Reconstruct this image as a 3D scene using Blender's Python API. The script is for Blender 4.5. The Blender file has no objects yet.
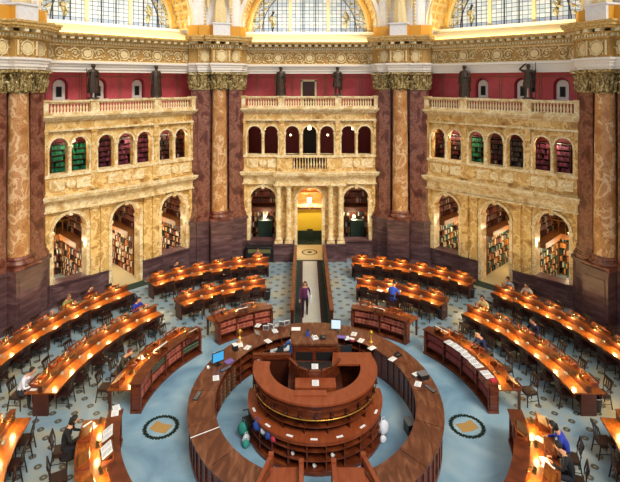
import bpy, bmesh, math, random
from mathutils import Vector, Matrix
random.seed(7)
R = math.radians
pi = math.pi
S = bpy.context.scene
COL = S.collection
# ---------------------------------------------------------------- camera
cam = bpy.data.objects.new('camera', bpy.data.cameras.new('camera'))
COL.objects.link(cam)
cam.location = (-0.35, 0, 11.0)
cam.rotation_euler = (R(90), 0, 0)
cam.data.sensor_width = 36.0
cam.data.lens = 36.0 * 500 / 620
cam.data.shift_x = 6 / 620
cam.data.shift_y = -161 / 620
cam.data.clip_end = 300
S.camera = cam
# ---------------------------------------------------------------- light
W = bpy.data.worlds.new('world')
S.world = W
W.use_nodes = True
wn = W.node_tree.nodes
wl = W.node_tree.links
bg = wn['Background']
bg.inputs[0].default_value = (0.93, 0.96, 1.0, 1)
bg.inputs[1].default_value = 0.56
sun = bpy.data.objects.new('sun', bpy.data.lights.new('sun', 'SUN'))
COL.objects.link(sun)
sun.data.energy = 2.3
sun.data.angle = R(25)
sun.data.color = (1.0, 0.93, 0.82)
sun.rotation_euler = (R(42), 0, R(32))
S.view_settings.view_transform = 'Standard'
S.view_settings.look = 'None'
S.view_settings.gamma = 1
S.view_settings.exposure = 0.26
S.cycles.max_bounces = 6
S.cycles.sample_clamp_indirect = 4

# ---------------------------------------------------------------- helpers
def lin(h):
    h = h.lstrip('#')
    o = []
    for i in (0, 2, 4):
        c = int(h[i:i + 2], 16) / 255
        o.append(c / 12.92 if c <= .04045 else ((c + .055) / 1.055) ** 2.4)
    return (*o, 1)

def newmat(name):
    m = bpy.data.materials.new(name)
    m.use_nodes = True
    nt = m.node_tree
    return m, nt, nt.nodes['Principled BSDF']

def plain(name, col, rough=.6, metal=0, emit=0, ecol=None):
    m, nt, b = newmat(name)
    b.inputs['Base Color'].default_value = lin(col)
    b.inputs['Roughness'].default_value = rough
    b.inputs['Metallic'].default_value = metal
    if emit:
        b.inputs['Emission Color'].default_value = lin(ecol or col)
        b.inputs['Emission Strength'].default_value = emit
    return m

def ramp(nt, cols):
    r = nt.nodes.new('ShaderNodeValToRGB')
    e = r.color_ramp.elements
    while len(e) < len(cols):
        e.new(.5)
    for i, (p, c) in enumerate(cols):
        e[i].position = p
        e[i].color = lin(c)
    return r

def noisy(name, cols, scale=3, stretch=(1, 1, 1), rough=.5, detail=6, dist=1.5, bump=0, metal=0, gen=False):
    """veined / grained surface"""
    m, nt, b = newmat(name)
    tc = nt.nodes.new('ShaderNodeTexCoord')
    mp = nt.nodes.new('ShaderNodeMapping')
    mp.inputs['Scale'].default_value = stretch
    n = nt.nodes.new('ShaderNodeTexNoise')
    n.inputs['Scale'].default_value = scale
    n.inputs['Detail'].default_value = detail
    n.inputs['Distortion'].default_value = dist
    r = ramp(nt, cols)
    nt.links.new(tc.outputs['Object'], mp.inputs[0])
    nt.links.new(mp.outputs[0], n.inputs['Vector'])
    nt.links.new(n.outputs['Fac'], r.inputs[0])
    nt.links.new(r.outputs[0], b.inputs['Base Color'])
    b.inputs['Roughness'].default_value = rough
    b.inputs['Metallic'].default_value = metal
    if bump:
        bp = nt.nodes.new('ShaderNodeBump')
        bp.inputs['Strength'].default_value = bump
        nt.links.new(n.outputs['Fac'], bp.inputs['Height'])
        nt.links.new(bp.outputs[0], b.inputs['Normal'])
    return m

def islands(name, cols, rough=.6):
    """one random colour per loose piece: book spines"""
    m, nt, b = newmat(name)
    g = nt.nodes.new('ShaderNodeNewGeometry')
    r = ramp(nt, cols)
    r.color_ramp.interpolation = 'CONSTANT'
    nt.links.new(g.outputs['Random Per Island'], r.inputs[0])
    nt.links.new(r.outputs[0], b.inputs['Base Color'])
    b.inputs['Roughness'].default_value = rough
    return m

M = {}
M['ymarble'] = noisy('yellow_marble', [(.2, '#6d4820'), (.34, '#a4763a'), (.42, '#cfa864'), (.436, '#9a6c32'), (.455, '#dfb86e'), (.53, '#edd298'), (.546, '#b98a4c'), (.57, '#dfb972'), (.66, '#c4954c'), (.8, '#8d602c')], 1.7, (1, 1, 1), .35, 12, .35)
M['cmarble'] = noisy('cream_marble', [(.2, '#a37b42'), (.38, '#d3b277'), (.44, '#ecd8a8'), (.456, '#bd985e'), (.475, '#ecd8a8'), (.56, '#f3e6c2'), (.572, '#c9a670'), (.60, '#ead3a0'), (.8, '#c09552')], 2.0, (1, 1, 1.2), .35, 11, .35)
M['gold_shaft'] = noisy('golden_brown_marble', [(.2, '#7e4c28'), (.38, '#ac7444'), (.46, '#c6935c'), (.475, '#8e5c34'), (.495, '#cc9c68'), (.56, '#e0c098'), (.58, '#b07c50'), (.61, '#c48e5c'), (.8, '#935a30')], 1.8, (1, 1, .8), .28, 11, .35)
M['rmarble'] = noisy('red_marble', [(.25, '#38180f'), (.40, '#5e2e22'), (.47, '#784436'), (.484, '#9c7260'), (.50, '#6c3a2c'), (.57, '#91604c'), (.6, '#52281c'), (.63, '#7c4a38'), (.8, '#5c2e22')], 2.2, (1, 1, .7), .3, 12, .4)
M['pmarble'] = noisy('purple_brown_marble', [(0, '#342224'), (.42, '#4e3638'), (.56, '#644749'), (.72, '#7d605e'), (1, '#452e30')], 1.2, (1, 1, 4), .35, 6, .8)
M['cream'] = plain('cream_plaster', '#ecdcae', .6)
M['white'] = plain('white_plaster', '#efe8de', .6)
M['greywhite'] = noisy('grey_white_marble', [(0, '#c2c4ca'), (.5, '#e4e4e6'), (1, '#f2f0ec')], 3, rough=.4)
M['gilt'] = noisy('gilded_plaster', [(0, '#7d5620'), (.45, '#b98c44'), (.56, '#dcbb74'), (1, '#f4e4b0')], 14, rough=.5, bump=.4)
M['ochre'] = noisy('ochre_frieze_ground', [(0, '#8a6430'), (.5, '#b48c4a'), (1, '#cfae70')], 9, rough=.6)
M['relief'] = noisy('cream_gold_relief', [(0, '#caa45c'), (.5, '#e8d09a'), (1, '#f7ecc8')], 9, rough=.5)
M['gold'] = plain('bright_gilding', '#efc35e', .5, .0)
M['deepgold'] = plain('deep_ochre_paint', '#d49a34', .5)
M['capital'] = noisy('bronzed_gilt', [(0, '#2e2110'), (.42, '#6d5428'), (.55, '#b39c62'), (.7, '#efe4b8')], 9, rough=.45, bump=.6, metal=.2)  # pale highlights and dark gaps of the leaves are put into the ramp
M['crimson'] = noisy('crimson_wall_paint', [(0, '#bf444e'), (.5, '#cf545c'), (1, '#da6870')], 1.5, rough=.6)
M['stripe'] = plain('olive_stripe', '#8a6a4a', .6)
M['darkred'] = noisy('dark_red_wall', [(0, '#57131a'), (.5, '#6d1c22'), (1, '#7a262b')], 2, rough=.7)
M['bronze'] = noisy('dark_bronze', [(0, '#1c140f'), (.5, '#3c2d21'), (1, '#6e5540')], 6, rough=.4, metal=.2, bump=.3)
M['wood'] = noisy('reddish_wood', [(0, '#3a160a'), (.45, '#5c2814'), (.6, '#74371c'), (1, '#8c4c28')], 3, (1, 1, 6), .3, 5, .6)
M['woodtop'] = noisy('polished_desk_top', [(0, '#4a1f08'), (.45, '#74380e'), (.6, '#8c4c18'), (1, '#a66428')], 2.5, (2, 6, 1), .32, 5, .8)
M['ringtop'] = noisy('worn_brown_counter_top', [(0, '#42200f'), (.42, '#5c301a'), (.55, '#6e3e24'), (.68, '#85553a'), (1, '#653820')], 1.6, (3, 1, 1), .38, 7, 1.2)
M['orangewood'] = noisy('orange_mahogany', [(0, '#6c2e15'), (.5, '#8e4424'), (1, '#a85a36')], 2, (4, 1, 1), .35, 4, .5)
M['darkwood'] = noisy('dark_mahogany', [(0, '#260f09'), (.5, '#421c10'), (1, '#5c2c18')], 3, (1, 1, 5), .4)
M['chairwood'] = noisy('black_brown_wood', [(0, '#150d0a'), (.5, '#2a1813'), (1, '#40251b')], 5, rough=.45)
M['shelfwood'] = noisy('brown_shelf_wood', [(0, '#4e2a12'), (.5, '#7a4a22'), (1, '#96622f')], 3, rough=.6)
M['leather'] = plain('dark_red_leather', '#2b110e', .5)
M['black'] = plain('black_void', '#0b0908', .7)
M['blackplastic'] = plain('black_plastic', '#17181c', .4)
M['dgreen'] = noisy('dark_green_carpet', [(0, '#10231b'), (1, '#1b3429')], 20, rough=.9)
M['maroon'] = plain('maroon_carpet_border', '#4c1626', .9)
M['carpet'] = noisy('pale_grey_carpet', [(0, '#aaa698'), (.5, '#bdb9aa'), (1, '#c9c5b6')], 2, rough=.95)
M['beigecarpet'] = plain('beige_carpet', '#b3a47c', .95)
M['paper'] = plain('white_paper', '#eeeeea', .7)
M['ink'] = plain('grey_print', '#7d7d84', .8)
M['steel'] = plain('grey_metal', '#9aa0a6', .35, .7)
M['brass'] = plain('brass', '#c79a45', .3, .8)
M['lampbronze'] = plain('lamp_bronze', '#5b4320', .4, .6)
M['bulb'] = plain('lamp_bulb', '#ffd98a', .4, 0, 14, '#ffc15a')
M['globe'] = plain('globe_light', '#fff3cf', .4, 0, 6, '#ffe6a8')
M['screen'] = plain('blue_screen', '#3f9ad0', .3, 0, .4, '#4aa6e0')
M['screenw'] = plain('pale_screen', '#cfe8f2', .3, 0, .35, '#cfe8f2')
M['plate'] = plain('pale_metal_plate', '#857f78', .4, .2)
M['yellowwall'] = plain('yellow_hall_wall', '#dcc038', .6)
M['orangewall'] = noisy('orange_gold_vault', [(0, '#b0651c'), (.5, '#cf8a2c'), (1, '#e2aa4c')], 8, rough=.5)
M['books'] = islands('mixed_book_spines', [(0, '#2a1716'), (.14, '#6d1f1f'), (.26, '#e6dfcf'), (.40, '#1d1a19'), (.52, '#a8703a'), (.6, '#23402f'), (.68, '#d9d2c0'), (.78, '#26324a'), (.86, '#8e3a22'), (.93, '#d8a14e')])
M['booksdark'] = islands('dark_book_spines', [(0, '#2a1412'), (.2, '#521a1a'), (.4, '#1c1614'), (.55, '#6b3425'), (.7, '#3a2a22'), (.85, '#a5988a'), (.92, '#7a2a26')])
M['booksgreen'] = islands('green_bindings', [(0, '#0f6b45'), (.35, '#128053'), (.6, '#0b4f38'), (.85, '#2c9a6a')])
M['booksmagenta'] = islands('magenta_bindings', [(0, '#5e2139'), (.35, '#7d2f4c'), (.6, '#4a1a2e'), (.85, '#93425f')])
M['booksgrey'] = islands('grey_bindings', [(0, '#3a3433'), (.35, '#574d49'), (.6, '#2a2422'), (.85, '#7b706a')])
M['booksteal'] = islands('teal_and_black_bindings', [(0, '#1f5f55'), (.2, '#1b1a18'), (.36, '#d8d0ba'), (.5, '#6d2a1c'), (.62, '#c8823c'), (.74, '#3b2018'), (.86, '#2d7568'), (.93, '#e0a658')])
M['redbook'] = plain('red_buckram', '#a8433a', .55)
M['redbook2'] = plain('faded_red_buckram', '#bb5a4b', .55)
M['redbook3'] = plain('deep_red_buckram', '#8b2f2b', .55)
M['greenbook'] = plain('dark_green_buckram', '#1f4a3c', .55)
M['leaddark'] = plain('dark_lead', '#3b4048', .5, .3)

# floor: pale blue-grey marble with small dark lozenge inlays outside the centre
def floor_mat():
    m, nt, b = newmat('inlaid_marble_floor')
    N, L = nt.nodes, nt.links
    def math_(op, a, b_=None, c=None):
        n = N.new('ShaderNodeMath'); n.operation = op
        for i, x in enumerate((a, b_, c)):
            if x is None: continue
            if isinstance(x, (int, float)): n.inputs[i].default_value = x
            else: L.new(x, n.inputs[i])
        return n.outputs[0]
    tc = N.new('ShaderNodeTexCoord')
    sp = N.new('ShaderNodeSeparateXYZ'); L.new(tc.outputs['Object'], sp.inputs[0])
    x, y = sp.outputs[0], sp.outputs[1]
    def dots(ox, oy, px, py, rx, ry):
        fx = math_('SUBTRACT', math_('FRACT', math_('ADD', math_('DIVIDE', x, px), ox + 100)), .5)
        fy = math_('SUBTRACT', math_('FRACT', math_('ADD', math_('DIVIDE', y, py), oy + 100)), .5)
        fx = math_('ABSOLUTE', math_('MULTIPLY', fx, px / rx)); fy = math_('ABSOLUTE', math_('MULTIPLY', fy, py / ry))
        return math_('ADD', math_('POWER', fx, 1.6), math_('POWER', fy, 1.6))
    d = math_('MINIMUM', dots(0, 0, .72, .76, .115, .115), dots(.5, .5, .72, .76, .115, .115))
    r = math_('SQRT', math_('ADD', math_('MULTIPLY', x, x), math_('MULTIPLY', y, y)))
    out = math_('GREATER_THAN', r, 6.6)
    dot = math_('MULTIPLY', math_('LESS_THAN', d, 1.0), out)
    core = math_('MULTIPLY', math_('LESS_THAN', d, .18), out)
    n = N.new('ShaderNodeTexNoise'); n.inputs['Scale'].default_value = .55; n.inputs['Detail'].default_value = 5
    n.inputs['Distortion'].default_value = 1
    L.new(tc.outputs['Object'], n.inputs['Vector'])
    ro = ramp(nt, [(.3, '#6f8d9e'), (.5, '#8a9fa8'), (.6, '#9ca196'), (.72, '#a79975')])
    ri = ramp(nt, [(.3, '#6688a0'), (.5, '#80a4b8'), (.7, '#a0bcc6')])
    L.new(n.outputs[0], ro.inputs[0]); L.new(n.outputs[0], ri.inputs[0])
    def mix(f, a, b_):
        k = N.new('ShaderNodeMix'); k.data_type = 'RGBA'
        L.new(f, k.inputs[0])
        for i, q in ((6, a), (7, b_)):
            if isinstance(q, tuple): k.inputs[i].default_value = q
            else: L.new(q, k.inputs[i])
        return k.outputs[2]
    c = mix(out, ri.outputs[0], ro.outputs[0])
    c = mix(dot, c, lin('#4a4a44'))
    c = mix(core, c, lin('#8d8670'))
    L.new(c, b.inputs['Base Color'])
    b.inputs['Roughness'].default_value = .38
    return m
M['floor'] = floor_mat()

# stained window: pale lit glass in a lead grid
def glass_mat():
    m, nt, b = newmat('pale_leaded_glass')
    N, L = nt.nodes, nt.links
    tc = N.new('ShaderNodeTexCoord')
    mp = N.new('ShaderNodeMapping'); mp.inputs['Rotation'].default_value = (R(90), 0, 0)
    L.new(tc.outputs['Object'], mp.inputs[0])
    br = N.new('ShaderNodeTexBrick')
    br.offset = 0; br.inputs['Scale'].default_value = 1
    br.inputs['Brick Width'].default_value = .30; br.inputs['Row Height'].default_value = .24
    br.inputs['Mortar Size'].default_value = .016
    br.inputs['Color1'].default_value = lin('#9fb0c2'); br.inputs['Color2'].default_value = lin('#c3cad2')
    br.inputs['Mortar'].default_value = lin('#39424e')
    L.new(mp.outputs[0], br.inputs[0])
    L.new(br.outputs[0], b.inputs['Base Color']); L.new(br.outputs[0], b.inputs['Emission Color'])
    b.inputs['Emission Strength'].default_value = .42
    b.inputs['Roughness'].default_value = .2
    return m
M['glass'] = glass_mat()
M['glassdecor'] = noisy('painted_glass_wreath', [(0, '#2e3a2c'), (.42, '#5a6248'), (.5, '#c9b877'), (.58, '#e0dccb'), (1, '#9a7a3a')], 5, rough=.3, dist=2)

# ---------------------------------------------------------------- mesh collector
class MB:
    def __init__(s, T=None):
        s.v = []; s.f = []; s.sm = []; s.mi = []; s.T = T; s.cur = 0
    def add(s, vs, fs, smooth=False):
        o = len(s.v)
        s.v += [tuple(s.T(*p)) for p in vs] if s.T else [tuple(p) for p in vs]
        for f in fs:
            s.f.append([i + o for i in f]); s.sm.append(smooth); s.mi.append(s.cur)
        return s
    def box(s, x0, x1, y0, y1, z0, z1):
        v = [(x, y, z) for z in (z0, z1) for x, y in ((x0, y0), (x1, y0), (x1, y1), (x0, y1))]
        return s.add(v, [(0, 3, 2, 1), (4, 5, 6, 7), (0, 1, 5, 4), (1, 2, 6, 5), (2, 3, 7, 6), (3, 0, 4, 7)])
    def cbox(s, c, d, rz=0, rx=0):
        m = Matrix.Rotation(rz, 3, 'Z') @ Matrix.Rotation(rx, 3, 'X')
        v = []
        for z in (-.5, .5):
            for x, y in ((-.5, -.5), (.5, -.5), (.5, .5), (-.5, .5)):
                v.append(Vector(c) + m @ Vector((x * d[0], y * d[1], z * d[2])))
        return s.add(v, [(0, 3, 2, 1), (4, 5, 6, 7), (0, 1, 5, 4), (1, 2, 6, 5), (2, 3, 7, 6), (3, 0, 4, 7)])
    def prism(s, poly, z0, z1):
        n = len(poly)
        v = [(x, y, z0) for x, y in poly] + [(x, y, z1) for x, y in poly]
        return s.add(v, [tuple(range(n))[::-1], tuple(range(n, 2 * n))] + [(i, (i + 1) % n, n + (i + 1) % n, n + i) for i in range(n)])
    def lathe(s, prof, cx=0, cy=0, n=16, a0=0, a1=2 * pi, flute=0):
        full = abs(a1 - a0 - 2 * pi) < 1e-6
        k = n if full else n + 1
        v = []
        for r, z in prof:
            for i in range(k):
                a = a0 + (a1 - a0) * i / n
                v.append((cx + r * math.cos(a), cy + r * math.sin(a), z))
        f = []
        for j in range(len(prof) - 1):
            for i in range(n):
                q = (i + 1) % k if full else i + 1
                f.append((j * k + i, j * k + q, (j + 1) * k + q, (j + 1) * k + i))
        s.add(v, f, True)
        if full:
            for j, fl in ((0, True), (len(prof) - 1, False)):
                if prof[j][0] > 1e-4:
                    ring = v[j * k:(j + 1) * k]
                    s.add(ring, [tuple(range(k))[::-1] if fl else tuple(range(k))])
        return s
    def arc(s, r0, r1, a0, a1, z0, z1, n=12, c=(0, 0)):
        """ring sector, angles in degrees"""
        v = []
        for i in range(n + 1):
            a = R(a0 + (a1 - a0) * i / n)
            for r, z in ((r0, z0), (r1, z0), (r1, z1), (r0, z1)):
                v.append((c[0] + r * math.cos(a), c[1] + r * math.sin(a), z))
        f = [(0, 1, 2, 3), (n * 4 + 3, n * 4 + 2, n * 4 + 1, n * 4)]
        for i in range(n):
            for k in range(4):
                f.append((i * 4 + k, i * 4 + (k + 1) % 4, i * 4 + 4 + (k + 1) % 4, i * 4 + 4 + k))
        return s.add(v, f)
    def tube(s, pts, r, n=6, cap=True):
        pts = [Vector(p) for p in pts]
        rs = r if isinstance(r, (list, tuple)) else [r] * len(pts)
        v = []
        for i, p in enumerate(pts):
            d = (pts[min(i + 1, len(pts) - 1)] - pts[max(i - 1, 0)]).normalized()
            a = d.cross(Vector((0, 0, 1)))
            if a.length < .05: a = d.cross(Vector((1, 0, 0)))
            a.normalize(); b = d.cross(a)
            for k in range(n):
                t = 2 * pi * k / n
                v.append(p + (a * math.cos(t) + b * math.sin(t)) * rs[i])
        f = [(i * n + k, i * n + (k + 1) % n, i * n + n + (k + 1) % n, i * n + n + k) for i in range(len(pts) - 1) for k in range(n)]
        s.add(v, f, True)
        if cap:
            s.add(v[:n], [tuple(range(n))]); s.add(v[-n:], [tuple(range(n))[::-1]])
        return s
    def ball(s, c, r, n=10, m=7):
        rx, ry, rz = r if isinstance(r, (list, tuple)) else (r, r, r)
        v = [(c[0], c[1], c[2] - rz)]
        for j in range(1, m):
            p = -pi / 2 + pi * j / m
            for i in range(n):
                a = 2 * pi * i / n
                v.append((c[0] + rx * math.cos(p) * math.cos(a), c[1] + ry * math.cos(p) * math.sin(a), c[2] + rz * math.sin(p)))
        v.append((c[0], c[1], c[2] + rz))
        f = [(0, 1 + (i + 1) % n, 1 + i) for i in range(n)]
        for j in range(m - 2):
            for i in range(n):
                f.append((1 + j * n + i, 1 + j * n + (i + 1) % n, 1 + (j + 1) * n + (i + 1) % n, 1 + (j + 1) * n + i))
        t = len(v) - 1
        f += [(t, 1 + (m - 2) * n + i, 1 + (m - 2) * n + (i + 1) % n) for i in range(n)]
        return s.add(v, f, True)
    def archwall(s, u0, u1, z0, z1, c, r, zs, zb, v0, v1, n=14):
        """wall slab u0..u1 x z0..z1 with an arched hole (centre c, radius r, springing zs, sill zb), thickness v0..v1"""
        for v in (v0, v1):
            def q(a, b, cc, d): s.add([(a, v, cc), (b, v, cc), (b, v, d), (a, v, d)], [(0, 1, 2, 3)])
            if zb > z0: q(u0, u1, z0, zb)
            q(u0, c - r, zb, zs); q(c + r, u1, zb, zs)
            top = []
            arcp = []
            for i in range(n + 1):
                a = pi - pi * i / n
                arcp.append((c + r * math.cos(a), zs + r * math.sin(a)))
            # outer boundary points matched to arc
            for i in range(n + 1):
                x, z = arcp[i]
                if i == 0: top.append((u0, zs))
                elif i == n: top.append((u1, zs))
                else:
                    a = pi - pi * i / n
                    dx, dz = math.cos(a), math.sin(a)
                    t1 = (z1 - zs) / dz if dz > 1e-6 else 1e9
                    t2 = ((u1 - c) / dx if dx > 0 else (u0 - c) / dx) if abs(dx) > 1e-6 else 1e9
                    t = min(t1, t2)
                    top.append((c + dx * t, zs + dz * t))
            for i in range(n):
                A, B, C_, D = arcp[i], arcp[i + 1], top[i + 1], top[i]
                pts = [A, B, C_]
                # corner
                if abs(C_[1] - z1) < 1e-6 and abs(D[1] - z1) > 1e-6: pts.append((u0, z1))
                if abs(D[1] - z1) < 1e-6 and abs(C_[1] - z1) > 1e-6: pts.append((u1, z1))
                pts.append(D)
                s.add([(p[0], v, p[1]) for p in pts], [tuple(range(len(pts)))])
        # intrados
        path = [(c - r, zb)] + [(c + r * math.cos(pi - pi * i / n), zs + r * math.sin(pi - pi * i / n)) for i in range(n + 1)] + [(c + r, zb)]
        for i in range(len(path) - 1):
            a, b = path[i], path[i + 1]
            s.add([(a[0], v0, a[1]), (b[0], v0, b[1]), (b[0], v1, b[1]), (a[0], v1, a[1])], [(0, 1, 2, 3)])
        if zb > z0 + .01:
            s.add([(c - r, v0, zb), (c + r, v0, zb), (c + r, v1, zb), (c - r, v1, zb)], [(0, 1, 2, 3)])
        return s
    def archband(s, c, r0, r1, zs, v0, v1, n=18, a0=0, a1=180):
        """half ring standing in the wall plane"""
        vv = []
        for i in range(n + 1):
            a = R(a0 + (a1 - a0) * i / n)
            for r, v in ((r0, v0), (r1, v0), (r1, v1), (r0, v1)):
                vv.append((c + r * math.cos(a), v, zs + r * math.sin(a)))
        f = [(0, 1, 2, 3), (n * 4 + 3, n * 4 + 2, n * 4 + 1, n * 4)]
        for i in range(n):
            for k in range(4):
                f.append((i * 4 + k, i * 4 + (k + 1) % 4, i * 4 + 4 + (k + 1) % 4, i * 4 + 4 + k))
        return s.add(vv, f)
    def disc(s, u, z, r, v0, v1, n=16, rz=None):
        rz = rz or r
        ring = [(u + r * math.cos(2 * pi * i / n), z + rz * math.sin(2 * pi * i / n)) for i in range(n)]
        v = [(a, v0, b) for a, b in ring] + [(a, v1, b) for a, b in ring]
        return s.add(v, [tuple(range(n)), tuple(range(n, 2 * n))[::-1]] + [(i, (i + 1) % n, n + (i + 1) % n, n + i) for i in range(n)])
    def ringd(s, u, z, r, t, v, n=20, rz=None):
        """standing torus-like ring in wall plane"""
        rz = rz or r
        pts = [(u + r * math.cos(2 * pi * i / n), v, z + rz * math.sin(2 * pi * i / n)) for i in range(n + 1)]
        return s.tube(pts, t, 5, False)
    def build(s, name, mat, parent=None, label=None, kind=None):
        me = bpy.data.meshes.new(name)
        me.from_pydata(s.v, [], s.f)
        mats = mat if isinstance(mat, (list, tuple)) else [mat]
        for m in mats: me.materials.append(M[m] if isinstance(m, str) else m)
        me.polygons.foreach_set('use_smooth', s.sm)
        if len(mats) > 1: me.polygons.foreach_set('material_index', s.mi)
        bm = bmesh.new(); bm.from_mesh(me)
        bmesh.ops.recalc_face_normals(bm, faces=bm.faces)
        bm.to_mesh(me); bm.free()
        me.update()
        o = bpy.data.objects.new(name, me)
        COL.objects.link(o)
        if parent: o.parent = parent
        if label: o['label'] = label
        if kind: o['kind'] = kind
        return o

def tag(o, label, cat, group=None, kind=None):
    o['label'] = label; o['category'] = cat
    if group: o['group'] = group
    if kind: o['kind'] = kind
    return o

def thing(name, label, cat, loc=(0, 0, 0), rz=0, group=None):
    o = bpy.data.objects.new(name, None)
    COL.objects.link(o)
    o.empty_display_size = .1
    o.location = loc; o.rotation_euler = (0, 0, rz)
    return tag(o, label, cat, group)

KIDS = {}
def kids(o):
    return [c for c in bpy.data.objects if c.parent == o]

def copy_tree(o, loc=None, rz=None, label=None, group=None, parent=None):
    if o.name not in KIDS: KIDS[o.name] = kids(o)
    c = o.copy(); COL.objects.link(c); c.parent = parent
    if loc is not None: c.location = loc
    if rz is not None: c.rotation_euler = (0, 0, rz)
    if label: c['label'] = label
    if group: c['group'] = group
    for ch in KIDS[o.name]: copy_tree(ch, parent=c)
    return c

ORD = ['first', 'second', 'third', 'fourth', 'fifth', 'sixth', 'seventh', 'eighth', 'ninth', 'tenth', 'eleventh', 'twelfth']
CX, CY = 0.0, 16.9      # room centre
A = 14.0                # apothem
DC = 16.5               # centre of the desk rings (y)
WALLS = {'far': 90, 'left': 135, 'right': 45}
def wall_base(side):
    a = R(WALLS[side])
    return (CX + A * math.cos(a), CY + A * math.sin(a)), a - pi / 2
def wframe(side):
    (bx, by), rz = wall_base(side)
    c, s_ = math.cos(rz), math.sin(rz)
    return lambda u, v, z: (bx + u * c - v * s_, by + u * s_ + v * c, z)
# ================================================================ THE ROOM
def oct_poly(a, n=8):
    c = a / math.cos(pi / 8)
    return [(CX + c * math.cos(pi / 8 + k * pi / 4), CY + c * math.sin(pi / 8 + k * pi / 4)) for k in range(n)]
fl = MB().box(-24, 24, -2 - DC, 36 - DC, -.3, 0).build('floor', 'floor')
fl.location = (0, DC, 0); fl['kind'] = 'structure'

# ---- the three visible sides of the octagon
def place(o, side):
    (bx, by), rz = wall_base(side)
    o.location = (bx, by, 0); o.rotation_euler = (0, 0, rz)
    return o
GB = [(-2.88, .80), (0, .78), (2.88, .80)]              # ground-floor arches
UB = [-3.40, -2.38, -1.07, 0, 1.07, 2.38, 3.40]         # upper arcade arches
UR = .42
nt_ = [0]
def trim(mb, mat, side, name='trim'):
    nt_[0] += 1
    return place(mb.build('%s_%d' % (name, nt_[0]), mat, kind='structure'), side)

def scroll(mb, u, z, r, flip, v=-.02):
    pts = []
    for i in range(22):
        t = i / 21
        a = (pi * .1 + t * 3.6 * pi) * (1 if flip else -1) + (0 if flip else pi)
        rr = r * (1 - .82 * t)
        pts.append((u + rr * math.cos(a), v, z + rr * math.sin(a)))
    mb.tube(pts, [.045 * (1 - .5 * i / 21) for i in range(22)], 5)
    mb.ball((u, v, z), (.07, .05, .07), 6, 5)

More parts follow.
